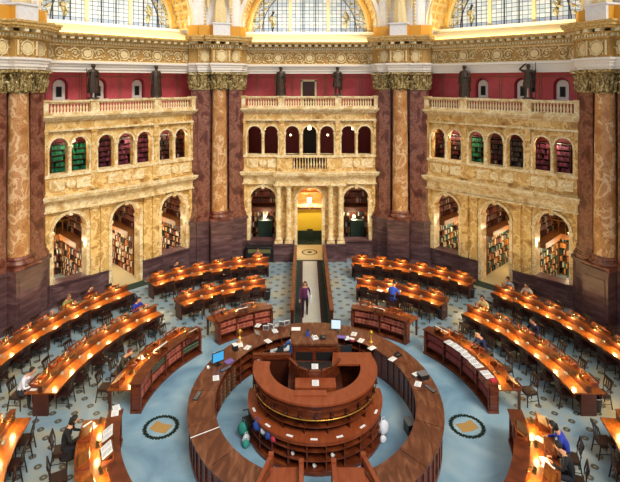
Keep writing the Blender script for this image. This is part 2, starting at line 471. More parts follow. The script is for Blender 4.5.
for side in ('far', 'left', 'right'):
    sp = {'far': 'far', 'left': 'left', 'right': 'right'}[side]
    # --- wall body : marble arcade
    mb = MB()
    for i, (c, r) in enumerate(GB):
        u0, u1 = [(-4.3, -1.5), (-1.5, 1.5), (1.5, 4.3)][i]
        mb.archwall(u0, u1, 1.1 if i != 1 else 0.0, 4.6, c, r, 3.6, 1.1 if i != 1 else 0, 0, .55)
    wall = place(mb.build('wall_' + sp, 'ymarble', kind='structure'), side)
    P = lambda mb, name, mat: mb.build(name, mat, wall)
    # wainscot of purple-brown marble with raised panels
    mb = MB()
    for a, b in ((-4.3, -.95), (.95, 4.3)):
        mb.box(a, b, -.06, .6, 0, 1.08)
        mb.box(a, b, -.12, .6, 1.02, 1.12)
        mb.box(a, b, -.14, .6, 0, .16)
    for a, b in ((-3.72, -2.04), (2.04, 3.72)):
        mb.box(a, b, -.10, 0, .28, .90); mb.box(a + .1, b - .1, -.13, 0, .38, .80)
    P(mb, 'wainscot', 'pmarble')
    # archivolts and jambs, cream
    mb = MB()
    for i, (c, r) in enumerate(GB):
        zb = 1.12 if i != 1 else 0.02
        mb.archband(c, r, r + .15, 3.6, -.06, .02, 16)
        mb.archband(c, r + .10, r + .15, 3.6, -.09, .02, 16)
        for s_ in (-1, 1):
            a = c + s_ * (r + .07)
            mb.box(a - .085, a + .085, -.05, .58, zb, 3.5)
            mb.box(a - .12, a + .12, -.10, .6, 3.48, 3.62)
        mb.box(c - .09, c + .09, -.14, 0, 4.32, 4.60)
    P(mb, 'archivolts', 'cmarble')
    # pilasters / columns
    if side == 'far':
        for u in (-1.9, -1.28, 1.28, 1.9):
            col = MB()
            col.lathe([(.2, 1.15), (.2, 1.22), (.24, 1.26), (.18, 1.34), (.165, 1.40), (.15, 4.15), (.17, 4.2), (.14, 4.24), (.22, 4.5), (.24, 4.58)], u, -.3, 14)
            col.box(u - .24, u + .24, -.54, -.06, 1.05, 1.16); col.box(u - .25, u + .25, -.55, -.06, 4.52, 4.62)
            P(col, 'engaged_column', 'cmarble')
        for s_ in (-1, 1):
            mb = MB(); mb.box(s_ * 1.59 - .62, s_ * 1.59 + .62, -.62, 0, 0, 1.05); mb.box(s_ * 1.59 - .66, s_ * 1.59 + .66, -.66, 0, .95, 1.06)
            mb.box(s_ * 1.59 - .66, s_ * 1.59 + .66, -.66, 0, 0, .14)
            P(mb, 'column_pedestal', 'pmarble')
    else:
        for u in (-1.72, -1.18, 1.18, 1.72):
            col = MB()
            col.box(u - .19, u + .19, -.10, 0, 1.12, 4.6)
            col.box(u - .23, u + .23, -.14, 0, 1.12, 1.30); col.box(u - .21, u + .21, -.12, 0, 1.30, 1.38)
            col.box(u - .22, u + .22, -.13, 0, 4.28, 4.34); col.box(u - .24, u + .24, -.16, 0, 4.48, 4.6)
            P(col, 'pilaster', 'ymarble')
    for u in (-3.98, 3.98):
        col = MB(); col.box(u - .14, u + .14, -.08, 0, 1.12, 4.6); P(col, 'pilaster', 'ymarble')
    # frieze + cornice over the ground floor
    mb = MB()
    mb.box(-4.3, 4.3, -.12, .6, 4.6, 5.06)
    P(mb, 'frieze_band', 'cmarble')
    mb = MB()
    for k, (v, z0, z1) in enumerate([(-.18, 4.60, 4.68), (-.18, 5.04, 5.12), (-.28, 5.12, 5.22), (-.40, 5.22, 5.32), (-.44, 5.32, 5.40)]):
        mb.box(-4.3, 4.3, v, .6, z0, z1)
        mb.box(-2.2, 2.2, v - (.45 if side == 'far' else .08), v + .05, z0 - .004, z1 + .004)
    if side == 'far': mb.box(-2.1, 2.1, -.55, 0, 4.66, 5.1)
    P(mb, 'cornice', 'cmarble')
    # parapet with panels and round bosses
    mb = MB()
    if side == 'far':
        mb.box(-4.3, -1.05, -.08, .5, 5.4, 6.28); mb.box(1.05, 4.3, -.08, .5, 5.4, 6.28)
        mb.box(-2.0, -1.05, -.30, .0, 5.4, 6.28); mb.box(1.05, 2.0, -.30, .0, 5.4, 6.28)
        mb.box(-1.05, 1.05, -.30, .5, 5.4, 5.55)
    else:
        mb.box(-4.3, 4.3, -.08, .5, 5.4, 6.28)
        mb.box(-1.9, -1.5, -.14, 0, 5.4, 6.28); mb.box(1.5, 1.9, -.14, 0, 5.4, 6.28)
    mb.box(-4.3, 4.3, -.14, .5, 5.4, 5.52)
    P(mb, 'parapet', 'ymarble')
    mb = MB()
    mb.box(-4.3, 4.3, -.14, .5, 6.26, 6.40)
    if side == 'far': mb.box(-2.04, 2.04, -.36, .1, 6.26, 6.40)
    for c in (-2.88, 0, 2.88):
        if side == 'far' and c == 0: continue
        mb.box(c - 1.0, c - .3, -.12, 0, 5.62, 6.14); mb.box(c + .3, c + 1.0, -.12, 0, 5.62, 6.14)
        mb.disc(c, 5.88, .22, -.14, 0)
    P(mb, 'parapet_panels', 'cmarble')
    if side == 'far':
        for k in range(12):
            u = -.96 + k * 1.92 / 11
            b = MB().lathe([(.045, 5.55), (.03, 5.65), (.06, 5.8), (.03, 6.05), (.045, 6.26)], u, -.2, 7)
            P(b, 'baluster', 'cmarble')
    # upper arcade
    mb = MB()
    ed = [-4.3, -2.89, -1.73, -.535, .535, 1.73, 2.89, 4.3]
    for k, c in enumerate(UB):
        mb.archwall(ed[k], ed[k + 1], 6.4, 8.5, c, UR, 7.74, 6.4, 0, .35, 12)
    P(mb, 'upper_arcade', 'ymarble')
    mb = MB()
    for c in UB:
        mb.archband(c, UR, UR + .09, 7.74, -.05, .02, 12)
    P(mb, 'upper_archivolts', 'cmarble')
    for k, u in enumerate([-2.89, -.535, .535, 2.89]):
        col = MB().lathe([(.12, 6.4), (.12, 6.46), (.08, 6.52), (.07, 7.5), (.09, 7.55), (.07, 7.58), (.14, 7.7), (.14, 7.76)], u, -.03, 10)
        P(col, 'colonnette', 'cmarble')
    for u in (-3.93, -1.9, -1.56, 1.56, 1.9, 3.93):
        col = MB().lathe([(.10, 6.4), (.10, 6.46), (.07, 6.52), (.06, 7.5), (.08, 7.55), (.12, 7.7), (.12, 7.76)], u, -.03, 8)
        P(col, 'colonnette', 'cmarble')
    for u in (-4.08, -1.73, 1.73, 4.08):
        mb = MB(); mb.box(u - .13, u + .13, -.12, 0, 6.4, 8.5); mb.box(u - .16, u + .16, -.15, 0, 8.36, 8.5)
        P(mb, 'pilaster', 'ymarble')
    # attic band and cornice under the balustrade
    mb = MB(); mb.box(-4.3, 4.3, -.10, .5, 8.5, 9.1); P(mb, 'attic_band', 'ymarble')
    mb = MB()
    for v, z0, z1 in [(-.16, 8.5, 8.6), (-.16, 8.98, 9.04), (-.24, 9.04, 9.12), (-.32, 9.12, 9.2), (-.38, 9.2, 9.28)]:
        mb.box(-4.3, 4.3, v, .5, z0, z1)
    P(mb, 'upper_cornice', 'cmarble')
    # corridor behind the balustrade
    mb = MB(); mb.box(-5.2, 5.2, .4, 1.7, 9.0, 9.2); trim(mb, 'cmarble', side)
    mb = MB()
    if side == 'far':
        mb.box(-5.6, 5.6, 1.35, 1.6, 9.2, 11.45)
        cw = mb
    else:
        edges = [-5.6, -1.9, .25, 5.6] if side == 'left' else [-5.6, -.25, 1.9, 5.6]
        cs = [-2.88, -.85, 1.4] if side == 'left' else [-1.4, .85, 2.88]
        for k, c in enumerate(cs):
            mb.archwall(edges[k], edges[k + 1], 9.2, 11.45, c, .40, 10.72, 9.95, 1.35, 1.75, 12)
    red = place(mb.build('wall_%s_upper' % sp, 'crimson', kind='structure'), side)
    mb = MB()
    for u in ((-3.4, -2.2, -1.1, 1.0, 2.1, 3.3) if side == 'far' else (-4.0, -1.85, .3, 2.3, 3.9) if side == 'left' else (-3.9, -2.3, -.3, 1.85, 4.0)):
        mb.box(u - .07, u - .04, 1.33, 1.36, 9.2, 11.4); mb.box(u + .04, u + .07, 1.33, 1.36, 9.2, 11.4)
    mb.box(-5.2, 5.2, 1.33, 1.36, 11.16, 11.2)
    mb.build('painted_stripes', 'stripe', red)
    if side == 'far':
        mb = MB(); mb.box(-.56, -.44, 1.27, 1.4, 9.2, 11.0); mb.box(.34, .46, 1.27, 1.4, 9.2, 11.0); mb.box(-.56, .46, 1.27, 1.4, 10.9, 11.03)
        d = place(mb.build('door_1', 'cream', kind='structure'), side)
        MB().box(-.44, .34, 1.31, 1.36, 9.2, 10.9).build('door_leaf', 'darkwood', d)
    else:
        nw = 0
        for c in cs:
            nw += 1
            mb = MB()
            mb.archwall(c - .36, c + .36, 9.98, 11.06, c - .0, .15, 10.5, 10.1, 1.62, 1.72, 8)
            mb2 = MB()
            # cream arched surround inside the niche, arch-topped slab
            pts = [(c - .3, 9.98)] + [(c + .3 * math.cos(pi - pi * i / 12), 10.7 + .3 * math.sin(pi - pi * i / 12)) for i in range(13)] + [(c + .3, 9.98)]
            n = len(pts)
            mb2.add([(x, 1.55, z) for x, z in pts] + [(x, 1.75, z) for x, z in pts], [tuple(range(n)), tuple(range(n, 2 * n))] + [(i, (i + 1) % n, n + (i + 1) % n, n + i) for i in range(n)])
            mb2.box(c - .45, c + .45, 1.18, 1.5, 9.88, 9.98)
            w = place(mb2.build('window_%d' % (nw + (0 if side == 'left' else 3)), 'white', kind='structure'), side)
            MB().box(c - .14, c + .14, 1.53, 1.56, 10.12, 10.66).build('window_pane', 'leaddark', w)
            MB().box(c - .10, c + .10, 1.515, 1.535, 10.16, 10.62).build('dark_glass', 'black', w)
    # niche backs
    if side != 'far':
        MB().box(-4.5, 4.5, 1.74, 1.8, 9.2, 11.45).build('niche_back', 'crimson', red)
    # great entablature : architrave, scroll frieze, dentils, cornice
    mb = MB()
    for v, z0, z1 in [(.30, 11.40, 11.54), (.24, 11.54, 11.70), (.18, 11.70, 11.84), (.06, 11.84, 11.95)]:
        mb.box(-5.4, 5.4, v, 1.8, z0, z1)
    arch_ = trim(mb, 'white', side)
    mb = MB(); mb.box(-5.4, 5.4, .26, 1.8, 11.95, 12.78); fr = trim(mb, 'ochre', side)
    mb = MB()
    for k in range(-2, 3):
        u = k * 1.95
        mb.disc(u, 12.36, .20, .18, .27, 18, .19); mb.ringd(u, 12.36, .28, .04, .22)
    for k in range(-4, 5):
        for q, dz in ((-.2, .0), (.2, .0)):
            pass
    for k in range(-5, 5):
        u = (k + .5) * .975
        scroll(mb, u - .12 if k % 2 else u + .12, 12.36, .27, k % 2 == 0, .22)
    for k in range(190):
        u = -5.3 + k * 10.6 / 189
        mb.ball((u + random.uniform(-.03, .03), .24, 12.36 + random.choice((-1, 1)) * random.uniform(.12, .36)), (.06, .04, .05), 5, 4)
    mb.box(-5.4, 5.4, .20, .3, 11.95, 12.0); mb.box(-5.4, 5.4, .20, .3, 12.72, 12.78)
    rl = mb.build('scroll_relief', 'relief', fr)
    mb = MB()
    mb.box(-5.4, 5.4, .16, 1.8, 12.78, 12.86)
    mb.box(-5.4, 5.4, .08, 1.8, 12.98, 13.06); mb.box(-5.4, 5.4, -.30, 1.8, 13.17, 13.24); mb.box(-5.4, 5.4, -.36, 1.8, 13.24, 13.34)
    co = trim(mb, 'gilt', side)
    mb = MB()
    n = 76
    for k in range(n):
        u = -5.35 + k * 10.7 / (n - 1)
        mb.box(u - .045, u + .045, .04, .3, 12.86, 12.98)
    for k in range(27):
        u = -5.3 + k * 10.6 / 26
        mb.box(u - .10, u + .10, -.26, .2, 13.06, 13.17)
    mb.build('dentils', 'cream', co)
    # sloping attic behind the cornice, lit by cornice lamps
    mb = MB()
    mb.add([(-4.9, .12, 13.34), (4.9, .12, 13.34), (4.9, 1.7, 13.98), (-4.9, 1.7, 13.98), (-4.9, 2.6, 13.34), (4.9, 2.6, 13.34), (4.9, 2.6, 13.98), (-4.9, 2.6, 13.98)],
           [(0, 1, 2, 3), (0, 3, 7, 4), (1, 5, 6, 2), (3, 2, 6, 7)])
    trim(mb, 'cream', side)
    mb = MB(); mb.box(-4.6, 4.6, 1.55, 2.6, 13.98, 14.12); mb.box(-4.6, 4.6, 1.62, 2.6, 13.90, 13.98); trim(mb, 'white', side)
    # great arch : face, mouldings, coffered soffit, window
    mb = MB(); mb.archwall(-5.9, 5.9, 13.4, 21.5, 0, 4.3, 14.1, 13.4, .25, .6, 40); trim(mb, 'gilt', side, 'trim')
    mb = MB(); mb.archband(0, 4.3, 4.5, 14.1, .10, .3, 48); mb.archband(0, 5.02, 5.2, 14.1, .10, .3, 48); ab = trim(mb, 'white', side)
    mb = MB(); mb.archband(0, 4.55, 4.98, 14.1, .18, .3, 48)
    for i in range(60):
        a = R(1.5 + i * 177 / 59)
        mb.ball((4.76 * math.cos(a), .16, 14.1 + 4.76 * math.sin(a)), (.10, .06, .10), 6, 4)
    mb.build('rosette_band', 'gilt', ab)
    mb = MB(); mb.archband(0, 4.3, 4.45, 14.1, .3, 2.4, 48); so = trim(mb, 'gold', side)
    mb = MB(); rs = MB()
    for i in range(27):
        mb.archband(0, 4.18, 4.31, 14.1, .30, 2.1, 2, i * 180 / 26 - .9, i * 180 / 26 + .9)
    for v in (.30, .9, 1.5, 2.1):
        mb.archband(0, 4.18, 4.31, 14.1, v - .07, v + .07, 48)
    mb.build('coffer_ribs', 'relief', so)
    for i in range(26):
        a = R((i + .5) * 180 / 26)
        for v in (.6, 1.2, 1.8):
            rs.ball((4.27 * math.cos(a), v, 14.1 + 4.27 * math.sin(a)), (.10, .12, .10), 6, 4)
    rs.build('coffer_rosettes', 'gold', so)
    mb = MB(); mb.archband(0, 3.80, 4.32, 14.1, 2.0, 2.3, 48)
    fr2 = trim(mb, 'cream', side)
    mb = MB(); mb.archband(0, 3.95, 4.15, 14.1, 1.94, 2.05, 48)
    for i in range(70):
        a = R(1 + i * 178 / 69); mb.ball((4.05 * math.cos(a), 1.93, 14.1 + 4.05 * math.sin(a)), (.06, .04, .06), 5, 4)
    mb.build('egg_moulding', 'gold', fr2)
    pts = [(3.82 * math.cos(pi * i / 40), 14.1 + 3.82 * math.sin(pi * i / 40)) for i in range(41)]
    mb = MB(); mb.add([(x, 2.15, z) for x, z in pts], [tuple(range(41))]); mb.add([(x, 2.2, z) for x, z in pts], [tuple(range(41))])
    gl = place(mb.build('window_%d' % {'far': 7, 'left': 8, 'right': 9}[side], 'glass', kind='structure'), side)
    mb = MB()
    for u in (-1.25, 1.25):
        mb.box(u - .09, u + .09, 2.0, 2.2, 14.1, 14.1 + math.sqrt(3.82 ** 2 - 1.25 ** 2))
    mb.build('mullion', 'cream', gl)
    mb = MB()
    for u in (-3.0, -2.1, -.42, .42, 2.1, 3.0):
        mb.box(u - .025, u + .025, 2.08, 2.16, 14.1, 14.1 + math.sqrt(3.82 ** 2 - u * u))
    mb.archband(0, 3.1, 3.14, 14.1, 2.08, 2.16, 40)
    mb.box(-3.8, 3.8, 2.08, 2.16, 14.1, 14.16)
    mb.build('lead_bars', 'leaddark', gl)
    mb = MB()
    mb.archband(0, 3.62, 3.80, 14.1, 2.10, 2.13, 48)
    for s_ in (-1, 1):
        for q in range(10):
            a = R(4 + q * 7); r_ = 3.4 - .05 * (q % 2)
            mb.tube([((r_ + .16) * s_ * math.cos(a), 2.12, 14.1 + (r_ + .16) * math.sin(a)), ((r_ - .08) * s_ * math.cos(a + .06), 2.12, 14.1 + (r_ - .08) * math.sin(a + .06)), ((r_ - .2) * s_ * math.cos(a + .12), 2.12, 14.1 + (r_ - .2) * math.sin(a + .12))], [.03, .09, .02], 5)
        mb.tube([(s_ * 2.45, 2.12, 14.2), (s_ * 2.35, 2.12, 14.7), (s_ * 2.55, 2.12, 15.1), (s_ * 2.35, 2.12, 15.5)], [.04, .18, .14, .10], 6)
        mb.tube([(s_ * 2.7, 2.12, 14.9), (s_ * 2.45, 2.12, 14.95), (s_ * 2.2, 2.12, 15.2)], [.05, .09, .05], 6)
    mb.build('painted_figures', 'glassdecor', gl)
    # ---------- spaces behind the arches
    mb = MB()
    D1 = 4.6 if side != 'far' else 3.2
    mb.box(-4.5, 4.5, .5, D1 + .6, 5.0, 5.3)          # upper floor slab
    mb.box(-4.5, -4.35, .5, D1 + .6, 0, 9.1); mb.box(4.35, 4.5, .5, D1 + .6, 0, 9.1)
    mb.box(-4.5, 4.5, D1 + .5, D1 + .6, 0, 9.1)
    mb.box(-4.5, 4.5, .5, D1 + .6, 8.9, 9.0)
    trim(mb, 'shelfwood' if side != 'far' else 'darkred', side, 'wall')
    mb = MB(); mb.box(-1.42, -1.36, .55, D1 + .5, 0, 5); mb.box(1.36, 1.42, .55, D1 + .5, 0, 5); trim(mb, 'shelfwood', side, 'wall')
    if side != 'far':
        mb = MB(); mb.box(-1.3, 1.3, -.1, D1 + .5, -.02, .012); f = trim(mb, 'beigecarpet', side, 'floor')
        mb = MB(); mb.box(-.95, .95, -.75, -.05, 0, .015); q = place(mb.build('door_mat', 'dgreen'), side)
        tag(q, 'dark green mat lying before the open arch of the %s wall' % side, 'mat')

# ---- the next two sides of the octagon, only their beginnings can be glimpsed past the near piers
for nm, a in (('side_left', 180), ('side_right', 0)):
    w = MB().box(-4.4, 4.4, 0, .5, 1.1, 9.28).build('wall_' + nm, 'ymarble', kind='structure')
    w.location = (CX + A * math.cos(R(a)), CY, 0); w.rotation_euler = (0, 0, R(a) - pi / 2)
    MB().box(-4.4, 4.4, -.06, .5, 0, 1.1).build('wainscot', 'pmarble', w)
    MB().box(-4.4, 4.4, -.4, .5, 5.1, 5.4).build('cornice', 'cmarble', w)
    MB().box(-5.2, 5.2, 1.35, 1.6, 9.2, 11.45).build('upper_wall', 'crimson', w)
    MB().box(-5.4, 5.4, .0, 1.8, 11.4, 13.34).build('entablature', 'relief', w)
# ---- corner piers with engaged columns
PIERS = [(112.5, 'far left'), (67.5, 'far right'), (157.5, 'near left'), (22.5, 'near right')]
def pframe(o, ang, r=0):
    a = R(ang); o.location = (CX + r * math.cos(a), CY + r * math.sin(a), 0); o.rotation_euler = (0, 0, a - pi / 2)
    return o
def capital(mb, cx, cy, z0, z1, r, sq):
    h = z1 - z0
    mb.lathe([(r * .98, z0), (r * 1.08, z0 + .05), (r * .95, z0 + .08), (r * 1.0, z0 + h * .5), (r * 1.25, z0 + h * .86)], cx, cy, 16)
    for tier, (n, zz, hh, off) in enumerate([(8, z0 + .08, h * .42, 0), (8, z0 + .12, h * .66, pi / 8)]):
        for k in range(n):
            a = 2 * pi * k / n + off
            ca, sa = math.cos(a), math.sin(a)
            pts = [(cx + ca * r * q, cy + sa * r * q, zz + hh * t) for q, t in ((1.02, 0), (1.06, .6), (1.2, .92), (1.38, .98), (1.42, .84))]
            mb.tube(pts, [r * .30, r * .26, r * .2, r * .14, r * .08], 5)
    for k in range(4):
        a = pi / 4 + k * pi / 2
        mb.tube([(cx + math.cos(a) * r * q, cy + math.sin(a) * r * q, z0 + h * t) for q, t in ((1.0, .55), (1.35, .8), (1.62, .86), (1.6, .72), (1.48, .74))], [r * .1, r * .13, r * .14, r * .12, r * .06], 6)
    mb.box(cx - sq, cx + sq, cy - sq, cy + sq, z1 - h * .13, z1)
for ang, nm in PIERS:
    # profile in the pier frame: x tangential, y outward radial (r)
    core = [(-1.62, 14.62), (-1.62, 14.42), (-1.28, 14.25), (-1.28, 14.16), (-.60, 14.16), (-.60, 14.50), (.60, 14.50), (.60, 14.16), (1.28, 14.16), (1.28, 14.25), (1.62, 14.42), (1.62, 14.62), (1.2, 15.9), (-1.2, 15.9)]
    off = lambda d: [(x * (1 + d / 1.6), y - d if y < 15.5 else y) for x, y in core]
    p = pframe(MB().prism(core, 2.7, 10.5).build('wall_pier_' + nm.replace(' ', '_'), 'rmarble', kind='structure'), ang)
    mb = MB()
    mb.prism(off(.12), 0, 2.62); mb.prism(off(.18), 2.5, 2.66); mb.prism(off(.18), 0, .22)
    mb.box(-.62, .62, 13.52, 14.4, 0, 2.72); mb.box(-.68, .68, 13.46, 14.4, 2.52, 2.72); mb.box(-.68, .68, 13.46, 14.4, 0, .24)
    mb.box(-.48, .48, 13.49, 13.6, .4, 2.3)
    mb.build('pedestal', 'pmarble', p)
    mb = MB(); mb.prism(off(.10), 2.66, 2.86); mb.prism(off(.06), 2.86, 2.96); mb.prism(off(.03), 2.96, 3.2)
    mb.build('pilaster_base', 'rmarble', p)
    # pilaster capitals
    mb = MB()
    for x in (-.95, .95, -1.45, 1.45):
        capital(mb, x, 14.36 if abs(x) < 1 else 14.55, 10.42, 11.45, .26, .36)
    mb.prism(off(.05), 10.42, 10.5); mb.prism([(x, y + .05) for x, y in core], 10.4, 11.4)
    mb.build('pilaster_capitals', 'capital', p)
    t = thing('marble_column', 'tall golden brown marble column engaged in the %s pier' % nm, 'column', (CX + 14.18 * math.cos(R(ang)), CY + 14.18 * math.sin(R(ang)), 2.72), R(ang) - pi / 2, 'golden columns on the corner piers')
    z = -2.72
    MB().lathe([(.465, 3.22 + z), (.455, 6 + z), (.40, 10.42 + z)], 0, 0, 32).build('shaft', 'gold_shaft', t)
    mb = MB().lathe([(.62, 2.84 + z), (.66, 2.9 + z), (.64, 2.98 + z), (.54, 3.02 + z), (.53, 3.07 + z), (.57, 3.12 + z), (.55, 3.18 + z), (.48, 3.22 + z)], 0, 0, 28)
    mb.box(-.66, .66, -.66, .3, 2.72 + z, 2.85 + z)
    mb.build('base', 'rmarble', t)
    mb = MB(); capital(mb, 0, 0, 10.40 + z, 11.48 + z, .42, .60); mb.build('capital', 'capital', t)
    # entablature block above
    ent = [(-1.8, 14.9), (-1.75, 14.42), (-1.3, 14.16), (-1.3, 14.02), (-.56, 14.02), (-.56, 13.66), (.56, 13.66), (.56, 14.02), (1.3, 14.02), (1.3, 14.16), (1.75, 14.42), (1.8, 14.9), (1.2, 15.9), (-1.2, 15.9)]
    eo = lambda d: [(x + (d if x > 0 else -d) * (1 if abs(x) < 1.6 else .5), y - d if y < 15.5 else y) for x, y in ent]
    mb = MB()
    for d, z0, z1 in [(.0, 11.48, 11.60), (.05, 11.60, 11.76), (.09, 11.76, 11.90), (.16, 11.90, 12.0)]: mb.prism(eo(d), z0, z1)
    e = pframe(mb.build('trim_%d' % (50 + int(ang)), 'white', kind='structure'), ang)
    mb = MB(); mb.prism(eo(.02), 12.0, 12.84); mb.build('pier_frieze', 'ochre', e)
    mb = MB()
    for x, y in ((0, 13.60), (-.93, 13.96), (.93, 13.96)):
        mb.T = lambda a, b, c, x=x, y=y: (x + a, y + b, c)
        w = .26 if x == 0 else .2
        mb.disc(0, 12.42, w, .0, .06, 18, .26); mb.ringd(0, 12.42, w + .05, .035, .0, 20, .31)
        if x == 0:
            for s_ in (-1, 1):
                mb.tube([(s_ * .46, .0, 12.1), (s_ * .46, .0, 12.75)], .05, 6)
        for q in range(8):
            a = q * pi / 4; mb.ball((.42 * (1 if x == 0 else .8) * math.cos(a), .03, 12.42 + .36 * math.sin(a)), .045, 5, 4)
    mb.T = None
    mb.build('medallions', 'relief', e)
    mb = MB()
    for d, z0, z1 in [(.08, 12.84, 12.92), (.14, 13.04, 13.12), (.40, 13.26, 13.36), (.46, 13.36, 13.50), (.50, 13.50, 13.60)]: mb.prism(eo(d), z0, z1)
    mb.build('pier_cornice', 'gilt', e)
    mb = MB()
    def run(a, b, step, dd, z0, z1, w, dep):
        L = math.hypot(b[0] - a[0], b[1] - a[1]); n = max(1, int(L / step))
        dx, dy = (b[0] - a[0]) / L, (b[1] - a[1]) / L
        for i in range(n):
            t_ = (i + .5) / n
            mb.cbox((a[0] + (b[0] - a[0]) * t_ + dy * dd, a[1] + (b[1] - a[1]) * t_ - dx * dd, (z0 + z1) / 2), (w, dep, z1 - z0), math.atan2(dy, dx))
    for i in range(1, 11):
        run(ent[i], ent[i + 1], .14, .06, 12.92, 13.04, .08, .16)
        run(ent[i], ent[i + 1], .42, .20, 13.12, 13.26, .2, .36)
    mb.build('dentils', 'cream', e)
    # blocking course, plinth and figure between the arches
    mb = MB(); mb.prism(eo(-.05), 13.6, 14.25); mb.build('attic_block', 'deepgold', e)
    mb = MB(); mb.box(-.50, .50, 13.55, 14.6, 13.6, 14.38); mb.box(-.56, .56, 13.5, 14.6, 14.3, 14.38)
    mb.build('white_plinth', 'greywhite', e)
    mb = MB(); mb.prism([(-1.75, 14.9), (-1.0, 14.5), (1.0, 14.5), (1.75, 14.9), (1.2, 15.9), (-1.2, 15.9)], 14.25, 21.5)
    mb.build('pier_shaft', 'greywhite', e)
    mb = MB()
    for s_ in (-1, 1):
        for k in range(22):
            mb.ball((s_ * .80, 14.46, 14.4 + k * .2), (.09, .05, .08), 6, 4)
    mb.build('guilloche_band', 'relief', e)
    # draped plaster figure
    t = thing('plaster_figure', 'white draped plaster figure above the cornice of the %s pier' % nm, 'statue', (CX + 14.0 * math.cos(R(ang)), CY + 14.0 * math.sin(R(ang)), 14.38), R(ang) - pi / 2, 'plaster figures between the great arches')
    mb = MB()
    vs = []; n = 28; prof = [(.40, 0), (.36, .5), (.30, 1.0), (.24, 1.5), (.27, 1.9), (.30, 2.2), (.16, 2.42), (.08, 2.5)]
    for r_, zz in prof:
        for i in range(n):
            a = 2 * pi * i / n
            q = r_ * (1 + .11 * math.sin(a * 7 + zz * 1.3) * (1 if zz < 1.6 else .3))
            vs.append((q * math.cos(a), .72 * q * math.sin(a), zz))
    mb.add(vs, [(j * n + i, j * n + (i + 1) % n, (j + 1) * n + (i + 1) % n, (j + 1) * n + i) for j in range(len(prof) - 1) for i in range(n)], True)
    mb.build('drapery', 'relief', t)
    mb = MB(); mb.ball((0, 0, 2.68), (.12, .13, .17)); mb.tube([(0, 0, 2.4), (0, 0, 2.6)], .06); mb.build('head', 'relief', t)
    for s_ in (-1, 1):
        MB().tube([(s_ * .28, 0, 2.25), (s_ * .42, -.1, 1.9), (s_ * .25, -.28, 1.65)], [.09, .08, .05], 8).build('arm', 'relief', t)
        w = MB()
        for k in range(6): w.tube([(s_ * (.2 + .04 * k), .18, 2.2 - .1 * k), (s_ * (.75 - .03 * k), .24, 2.6 - .22 * k), (s_ * (.85 - .04 * k), .24, 2.0 - .25 * k)], [.06, .07, .03], 5)
        w.build('wing', 'relief', t)

# ---- cornice lamps hidden behind the great cornice (they light the sills)
for side in ('far', 'left', 'right'):
    fr_ = wframe(side)
    t = thing('cornice_lamp', 'strip lamp lying behind the great cornice of the %s wall' % side, 'lamp', fr_(0, .02, 13.34), wall_base(side)[1])
    MB().box(-4.6, 4.6, -.05, .03, 0, .03).build('housing', 'brass', t)
    MB().box(-4.6, 4.6, -.03, .01, .03, .045).build('tube', plain('warm_tube_' + side, '#ffdf90', .4, 0, 6, '#ffc860'), t)
    ld = bpy.data.lights.new('strip_glow', 'AREA'); ld.shape = 'RECTANGLE'; ld.size = 9.0; ld.size_y = .05; ld.energy = 190; ld.color = (1, .78, .38)
    lo = bpy.data.objects.new('strip_glow', ld); COL.objects.link(lo); lo.parent = t
    lo.location = (0, .05, .10); lo.rotation_euler = (R(150), 0, 0)

for side in ('far', 'left', 'right'):
    t = thing('added_wall_light', 'added unseen strip light for the red wall behind the %s balustrade' % side, 'lamp', wframe(side)(0, .45, 9.2), wall_base(side)[1])  # unseen light added to brighten the crimson corridor wall
    MB().box(-3.9, 3.9, -.04, .04, 0, .04).build('housing', 'brass', t)
    ld = bpy.data.lights.new('strip_glow', 'AREA'); ld.shape = 'RECTANGLE'; ld.size = 7.8; ld.size_y = .05; ld.energy = 650; ld.color = (1, .86, .72)
    lo = bpy.data.objects.new('strip_glow', ld); COL.objects.link(lo); lo.parent = t
    lo.location = (0, .0, .06); lo.rotation_euler = (R(135), 0, 0)
# ---- balustrades and bronze statues
for side in ('far', 'left', 'right'):
    t = thing('stone_balustrade', 'cream marble balustrade running along the top of the %s arcade' % side, 'balustrade', wframe(side)(0, -.05, 9.28), wall_base(side)[1])
    MB().box(-4.3, 4.3, -.17, .17, 0, .12).build('bottom_rail', 'cmarble', t)
    mb = MB(); mb.box(-4.3, 4.3, -.15, .15, .58, .66); mb.box(-4.3, 4.3, -.19, .19, .64, .72); mb.build('top_rail', 'cmarble', t)
    ped = (-4.15, -1.75, 1.75, 4.15)
    for u in ped:
        mb = MB(); mb.box(u - .2, u + .2, -.2, .2, 0, .68); mb.box(u - .24, u + .24, -.24, .24, .66, .76)
        mb.build('pedestal', 'cmarble', t)
    base = None
    n = 0
    for k in range(52):
        u = -3.92 + k * 7.84 / 51
        if min(abs(u - q) for q in ped) < .24: continue
        if base is None:
            base = MB().lathe([(.06, .12), (.06, .15), (.035, .18), (.062, .30), (.055, .36), (.03, .48), (.055, .54), (.055, .58)], 0, 0, 8).build('baluster', 'cmarble', t)
            base.location = (u, 0, 0)
        else:
            c = base.copy(); COL.objects.link(c); c.parent = t; c.location = (u, 0, 0)
# ================================================================ ALCOVES
def at(px, py, z=0.0):
    """the point of the room at height z seen at this place of the photo (used once, to survey positions)"""
    y = (11 - z) * 500 / (py - 80)
    return (-.35 + (px - 304) * y / 500, y, z)

def fill(mb, u0, u1, v0, v1, z, h, along='u', w=(.05, .10), gap=.06):
    """a row of upright books"""
    a = u0
    while a < u1 - .04:
        ww = random.uniform(*w)
        if random.random() < gap: a += ww * 1.5; continue
        hh = h * random.uniform(.66, .92)
        b = min(a + ww - .006, u1)
        if along == 'u': mb.box(a, b, v0 + random.uniform(0, .03), v1, z, z + hh)
        else: mb.box(v0 + random.uniform(0, .03), v1, a, b, z, z + hh)
        a += ww

